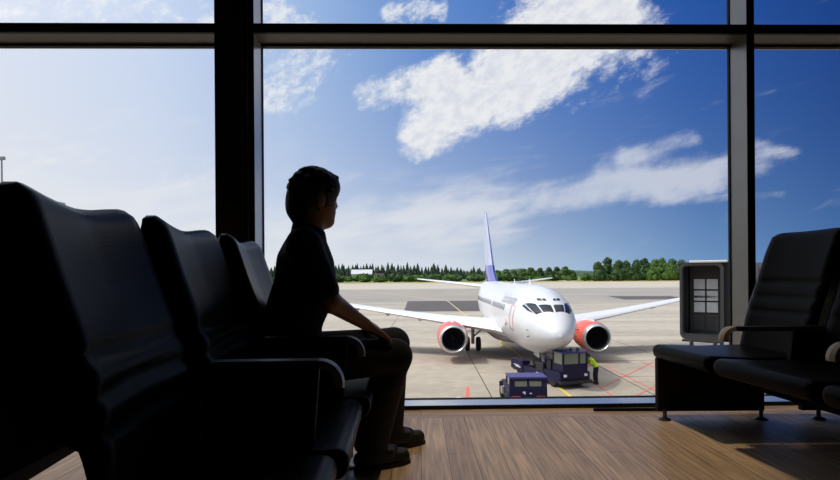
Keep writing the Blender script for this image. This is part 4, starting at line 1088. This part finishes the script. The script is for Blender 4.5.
# transom and sill
struct(MB().box(-6.4, 6.4, -0.004, 0.02, ZT0, ZT1), 'trim_31', 'frame_black')
struct(MB().box(-6.4, 6.4, 0.02, DP, ZT0, ZT1), 'trim_32', 'frame_brown')
struct(MB().box(-6.4, 6.4, DP - 0.004, DP + 0.03, ZT0 - 0.008, ZT0 + 0.01), 'trim_33', 'frame_light')
struct(MB().box(-6.4, 6.4, 0.0, DP + 0.02, -0.3, ZS), 'trim_41', 'sill')
struct(MB().box(-6.4, 6.4, -0.016, 0.0, -0.0, ZS + 0.003), 'trim_42', 'frame_black')
MB().box(-0.006, 0.42, -0.012, 0.012, 0.0, 0.018, 0.004).out('floor_bar', 'shell')
o = bpy.data.objects['floor_bar']; tag(o, 'thin black bar lying on the floor under the window, left of the bench', 'bar'); o.location = (1.05, 3.385, 0)

# ------------------------------------------------------------------ benches
def back_part(name, T, a0, a1, prof, thick, wing, parent, creases=(), dip=0.006, rear_line=None):
    """upholstered backrest; prof: list of (z, fwd) front line"""
    nu, nv = 18, 44
    zs = [p[0] for p in prof]; fs = [p[1] for p in prof]
    front, rear = [], []
    for j in range(nv + 1):
        for i in range(nu + 1):
            u = i / nu * 2 - 1; v = j / nv
            # rounded top corners
            zt = zs[-1] - 0.024 * abs(u) ** 10 - dip * (1 - abs(u) ** 1.6)
            z = zs[0] + (zt - zs[0]) * v
            half = 1.0 - (0.03 * max(0, (v - 0.85) / 0.15) ** 2)
            a = (a0 + a1) / 2 + u * half * (a1 - a0) / 2
            f = pchip(zs, fs, z) + wing * abs(u) ** 2.5
            edge = min(1.0, (1 - abs(u)) / 0.14); top = min(1.0, (1 - v) / 0.06)
            e = math.sqrt(max(0, 1 - (1 - edge) ** 2)) * math.sqrt(max(0, 1 - (1 - top) ** 2))
            pad = 0.018 * e
            for c in creases: pad -= 0.012 * math.exp(-((z - c) / 0.010) ** 2) * min(1, edge * 1.2)
            front.append(T(f + pad - 0.018, a, z)); rear.append(T(f - 0.018 - thick * (0.35 + 0.65 * e) if rear_line is None else pchip(*rear_line, z) + 0.012 * (1 - e), a, z))
    q = nu + 1; n1 = len(front); F_ = []
    for j in range(nv):
        for i in range(nu):
            F_.append((j * q + i, j * q + i + 1, (j + 1) * q + i + 1, (j + 1) * q + i)); F_.append((n1 + j * q + i, n1 + j * q + i + 1, n1 + (j + 1) * q + i + 1, n1 + (j + 1) * q + i))
    ed = [((0, i), (0, i + 1)) for i in range(nu)] + [((nv, i), (nv, i + 1)) for i in range(nu)] + [((j, 0), (j + 1, 0)) for j in range(nv)] + [((j, nu), (j + 1, nu)) for j in range(nv)]
    for (j, i), (l, k) in ed: F_.append((j * q + i, l * q + k, n1 + l * q + k, n1 + j * q + i))
    return link(name, front + rear, F_, 'leather', parent, True)

def cushion(T, a0, a1, f0, f1, z0, z1, parent):
    r = min(0.035, (z1 - z0) * 0.48); prof = []
    dz = 0.02
    pts = [(f0, z0 + 0.01), (f0, z1 - 0.012), (f0 + 0.03, z1 - 0.004), ((f0 + f1) / 2, z1 - 0.010)]
    for k in range(9):
        a = PI / 2 - PI * k / 8
        pts.append((f1 - r + r * math.cos(a), z1 - r + r * math.sin(a) * (1.0 if a > 0 else (z1 - z0 - r) / r)))
    pts.append(((f0 + f1) / 2, z0))
    cf = sum(p[0] for p in pts) / len(pts); cz = (z0 + z1) / 2
    rings = []
    e = 0.022; w = a1 - a0
    for a, s in ((a0, 0.86), (a0 + e * 0.15, 0.93), (a0 + e * 0.5, 0.98), (a0 + e, 1.0)) + tuple((a0 + w * t, 1.0) for t in (0.25, 0.5, 0.75)) + ((a1 - e, 1.0), (a1 - e * 0.5, 0.98), (a1 - e * 0.15, 0.93), (a1, 0.86)):
        rings.append([T(cf + (p[0] - cf) * (1 - (1 - s) * 0.25), a, cz + (p[1] - cz) * s) for p in pts])
    return MB().loft(rings).out('seat', 'leather', parent, True)

def armrest(T, a, f0, f1, zt, zb, parent, wide=0.05, panel=True, cap=0.05):
    h = 0.026; pts = []
    # bar with a nose that rolls down
    sec = []
    path = [(f0, zt - h / 2), ((f0 + f1) / 2, zt - h / 2), (f1 - 0.05, zt - h / 2)]
    rings = []
    for f, z in path:
        rings.append([T(f, a - wide / 2, z - h / 2 + 0.004), T(f, a - wide / 2 + 0.004, z + h / 2 - 0.003), T(f, a, z + h / 2), T(f, a + wide / 2 - 0.004, z + h / 2 - 0.003), T(f, a + wide / 2, z - h / 2 + 0.004), T(f, a, z - h / 2)])
    o = MB().loft(rings).out('armrest', 'arm', parent)
    rings = []
    for k in range(8):
        an = k / 7 * PI * 0.55
        f = f1 - 0.05 + 0.05 * math.sin(an); z = zt - h / 2 - 0.05 * (1 - math.cos(an)); hx = -math.sin(an) ; hz = math.cos(an)
        g = lambda w, q: T(f + (-hx) * 0 + q * math.sin(an), a + w, z + q * math.cos(an))
        rings.append([g(-wide / 2, -h / 2 + 0.004), g(-wide / 2 + 0.004, h / 2 - 0.003), g(0, h / 2), g(wide / 2 - 0.004, h / 2 - 0.003), g(wide / 2, -h / 2 + 0.004), g(0, -h / 2)])
    MB().loft(rings).out('armrest_end', 'armcap', o)
    if panel:
        MB().loft([[T(f0 - 0.05, a - 0.012, zb), T(f1 - 0.07, a - 0.012, zb), T(f1 - 0.05, a - 0.012, zt - h), T(f0 - 0.02, a - 0.012, zt - h)],
                   [T(f0 - 0.05, a + 0.012, zb), T(f1 - 0.07, a + 0.012, zb), T(f1 - 0.05, a + 0.012, zt - h), T(f0 - 0.02, a + 0.012, zt - h)]]).out('side_panel', 'shell', o)
    return o

def leg(T, f, a, zt, parent):
    c = T(f, a, 0)
    o = MB().tube([(c.x, c.y, 0.008), (c.x, c.y, zt)], 0.011, 12).out('leg', 'steel', parent, True)
    MB().lathe([(0.0, 0.034), (0.006, 0.034), (0.012, 0.024), (0.016, 0.012)], (c.x, c.y, 0.0), (0, 0, 1), 20).out('foot', 'steel', o, True)

def tplate(T, f0, f1, a, z0, z1, name, parent, th=0.03):
    MB().loft([[T(f0, a - th / 2, z0), T(f1, a - th / 2, z0), T(f1, a - th / 2, z1), T(f0, a - th / 2, z1)], [T(f0, a + th / 2, z0), T(f1, a + th / 2, z0), T(f1, a + th / 2, z1), T(f0, a + th / 2, z1)]]).out(name, 'shell', parent)

# left bench: row runs away from the camera, seats face +x
bl = thing('airport_bench', 'long black leather bench of joined seats on the left where the boy sits', 'bench', (-0.60, 1.66, 0))
bl_inv = Matrix.Translation((0.60, -1.66, 0))
def TL(f, a, z): return bl_inv @ Vector((-0.535 - 0.045 * (a - 0.84) + f, a + 0.045 * f, z))
profL = [(0.36, 0.035), (0.55, 0.028), (0.64, 0.018), (0.73, -0.010), (0.83, -0.046), (0.94, -0.082), (0.992, -0.103)]
seatsL = [(0.84, 1.295), (1.325, 1.875), (1.915, 2.465)]
for a0, a1 in seatsL:
    am = (a0 + a1) / 2
    T2 = lambda f, a, z, am=am: TL(f - 0.10 * min(a - am, 0.0) - 0.015 * max(a - am, 0.0), a, z)
    bk = back_part('backrest', T2, a0, a1, profL, 0.052, 0.012, bl, (0.585, 0.645, 0.705), 0.031, ([0.36, 0.50, 0.56, 0.575, 0.60, 0.8, 1.0], [0.0, 0.0, -0.012, -0.02, -0.148, -0.148, -0.138]))
    MB().loft([[T2(f, a, z) for f, z in ((-0.16, 0.63), (-0.17, 0.47), (-0.118, 0.527), (-0.02, 0.578), (-0.03, 0.63))] for a in (a0 + 0.004, a1 - 0.004)]).out('back_shell', 'shell', bk)
    lip = 0.350 + 0.045 * ((a0 + a1) / 2 - 0.84)
    cushion(TL, a0, a1, 0.02, lip, 0.335, 0.415, bl)
for a in (1.40, 1.935):
    armrest(TL, a, -0.05, 0.33 + 0.045 * (a - 0.84), 0.622, 0.34, bl)
tplate(TL, 0.02, 0.31, 1.66, 0.05, 0.345, 'support_panel', bl, 0.04)
tplate(TL, 0.02, 0.31, 2.40, 0.05, 0.345, 'support_panel', bl, 0.04)
tplate(TL, 0.02, 0.31, 0.90, 0.05, 0.345, 'support_panel', bl, 0.04)
MB().loft([[TL(f, a, z) for f, z in ((0.07, 0.15), (0.17, 0.15), (0.17, 0.35), (0.07, 0.35))] for a in (0.84, 2.465)]).out('beam', 'shell', bl)
for a in (0.90, 1.66, 2.40):
    for f in (0.05, 0.28): leg(TL, f, a, 0.06, bl)

# right bench: seats face -x towards the boy
brt = thing('airport_bench', 'black leather back-to-back bench at right beside the window post', 'bench', (2.0, 2.4, 0))
br_inv = Matrix.Translation((-2.0, -2.4, 0))
SK = -0.10
def TR(f, a, z): return br_inv @ Vector((1.83 + SK * (a - 3.22) - f, a - SK * f * -1.0 * 0.0, z))
def TRR(f, a, z): return br_inv @ Vector((2.245 + SK * (a - 3.22) + f, a, z))
profR = [(0.34, 0.02), (0.43, 0.0), (0.62, -0.045), (0.78, -0.10), (0.92, -0.145), (1.055, -0.195)]
for a0, a1 in ((2.72, 3.22), (2.09, 2.66), (1.46, 2.03)):
    back_part('backrest', TR, a0, a1, profR, 0.035, 0.014, brt, (0.62, 0.70, 0.78))
    cushion(TR, a0, a1, -0.02, 0.50, 0.34, 0.425, brt)
    back_part('backrest', TRR, a0, a1, [(z, f + 0.03 if z > 0.9 else f) for z, f in profR], 0.030, 0.014, brt, (0.62, 0.70, 0.78))
    cushion(TRR, a0, a1, -0.02, 0.48, 0.34, 0.425, brt)
for a in (2.69, 2.06, 1.43):
    armrest(TR, a, -0.09, 0.43, 0.575, 0.40, brt, panel=False)
    armrest(TRR, a, -0.09, 0.40, 0.575, 0.40, brt, panel=False)
    for T_ in (TR, TRR):
        MB().loft([[T_(f, a + w, z) for f, z in ((-0.02, 0.36), (0.12, 0.36), (0.10, 0.56), (-0.06, 0.56))] for w in (-0.012, 0.012)]).out('side_panel', 'shell', brt)
tplate(TR, -0.12, 0.485, 3.20, 0.045, 0.345, 'support_panel', brt, 0.03)
tplate(TRR, -0.08, 0.47, 3.20, 0.045, 0.345, 'support_panel', brt, 0.03)
tplate(TR, -0.12, 0.40, 1.6, 0.045, 0.345, 'support_panel', brt, 0.03)
MB().loft([[TR(f, a, z) for f, z in ((-0.26, 0.14), (-0.13, 0.14), (-0.13, 0.36), (-0.26, 0.36))] for a in (1.46, 3.22)]).out('beam', 'shell', brt)
for f in (0.455, -0.09): leg(TR, f, 3.17, 0.06, brt); leg(TR, f, 1.6, 0.06, brt)
for f in (0.0, 0.42): leg(TRR, f, 3.17, 0.06, brt)

# ------------------------------------------------------------------ unseen fill lamps added to brighten and warm the floor
M['fill_lamp_trim'] = mat('fill_lamp_trim', (0.5, 0.5, 0.5, 1), 0.4)
lm = bpy.data.materials.new('fill_lamp_lens'); lm.use_nodes = True
lb = lm.node_tree.nodes['Principled BSDF']; lb.inputs['Emission Color'].default_value = (1.0, 0.78, 0.52, 1); lb.inputs['Emission Strength'].default_value = 3.0
M['fill_lamp_lens'] = lm
for lx, where in ((-2.2, 'above the left bench'), (0.75, 'above the aisle between the benches'), (3.4, 'right of the right bench')):
    dl = thing('added_fill_lamp', 'unseen warm fill lamp added ' + where, 'lamp', (lx, 2.75, CZ), 0, 'added fill lamps')
    MB().lathe([(0.0, 0.07), (0.0, 0.105), (-0.012, 0.105), (-0.012, 0.075)], (0, 0, 0), (0, 0, 1), 28).out('trim_ring', 'fill_lamp_trim', dl, True)
    MB().lathe([(-0.002, 0.068), (-0.008, 0.066)], (0, 0, 0), (0, 0, 1), 24).out('lens', 'fill_lamp_lens', dl)
    ld = bpy.data.lights.new('added_fill_spot', 'SPOT'); ld.energy = 120; ld.color = (1.0, 0.80, 0.56); ld.spot_size = math.radians(62); ld.spot_blend = 0.9; ld.shadow_soft_size = 0.06
    lo_ = bpy.data.objects.new('added_fill_spot', ld); C.objects.link(lo_); lo_.location = (lx, 2.75, CZ - 0.03); lo_.rotation_euler = (math.radians(6), 0, 0)
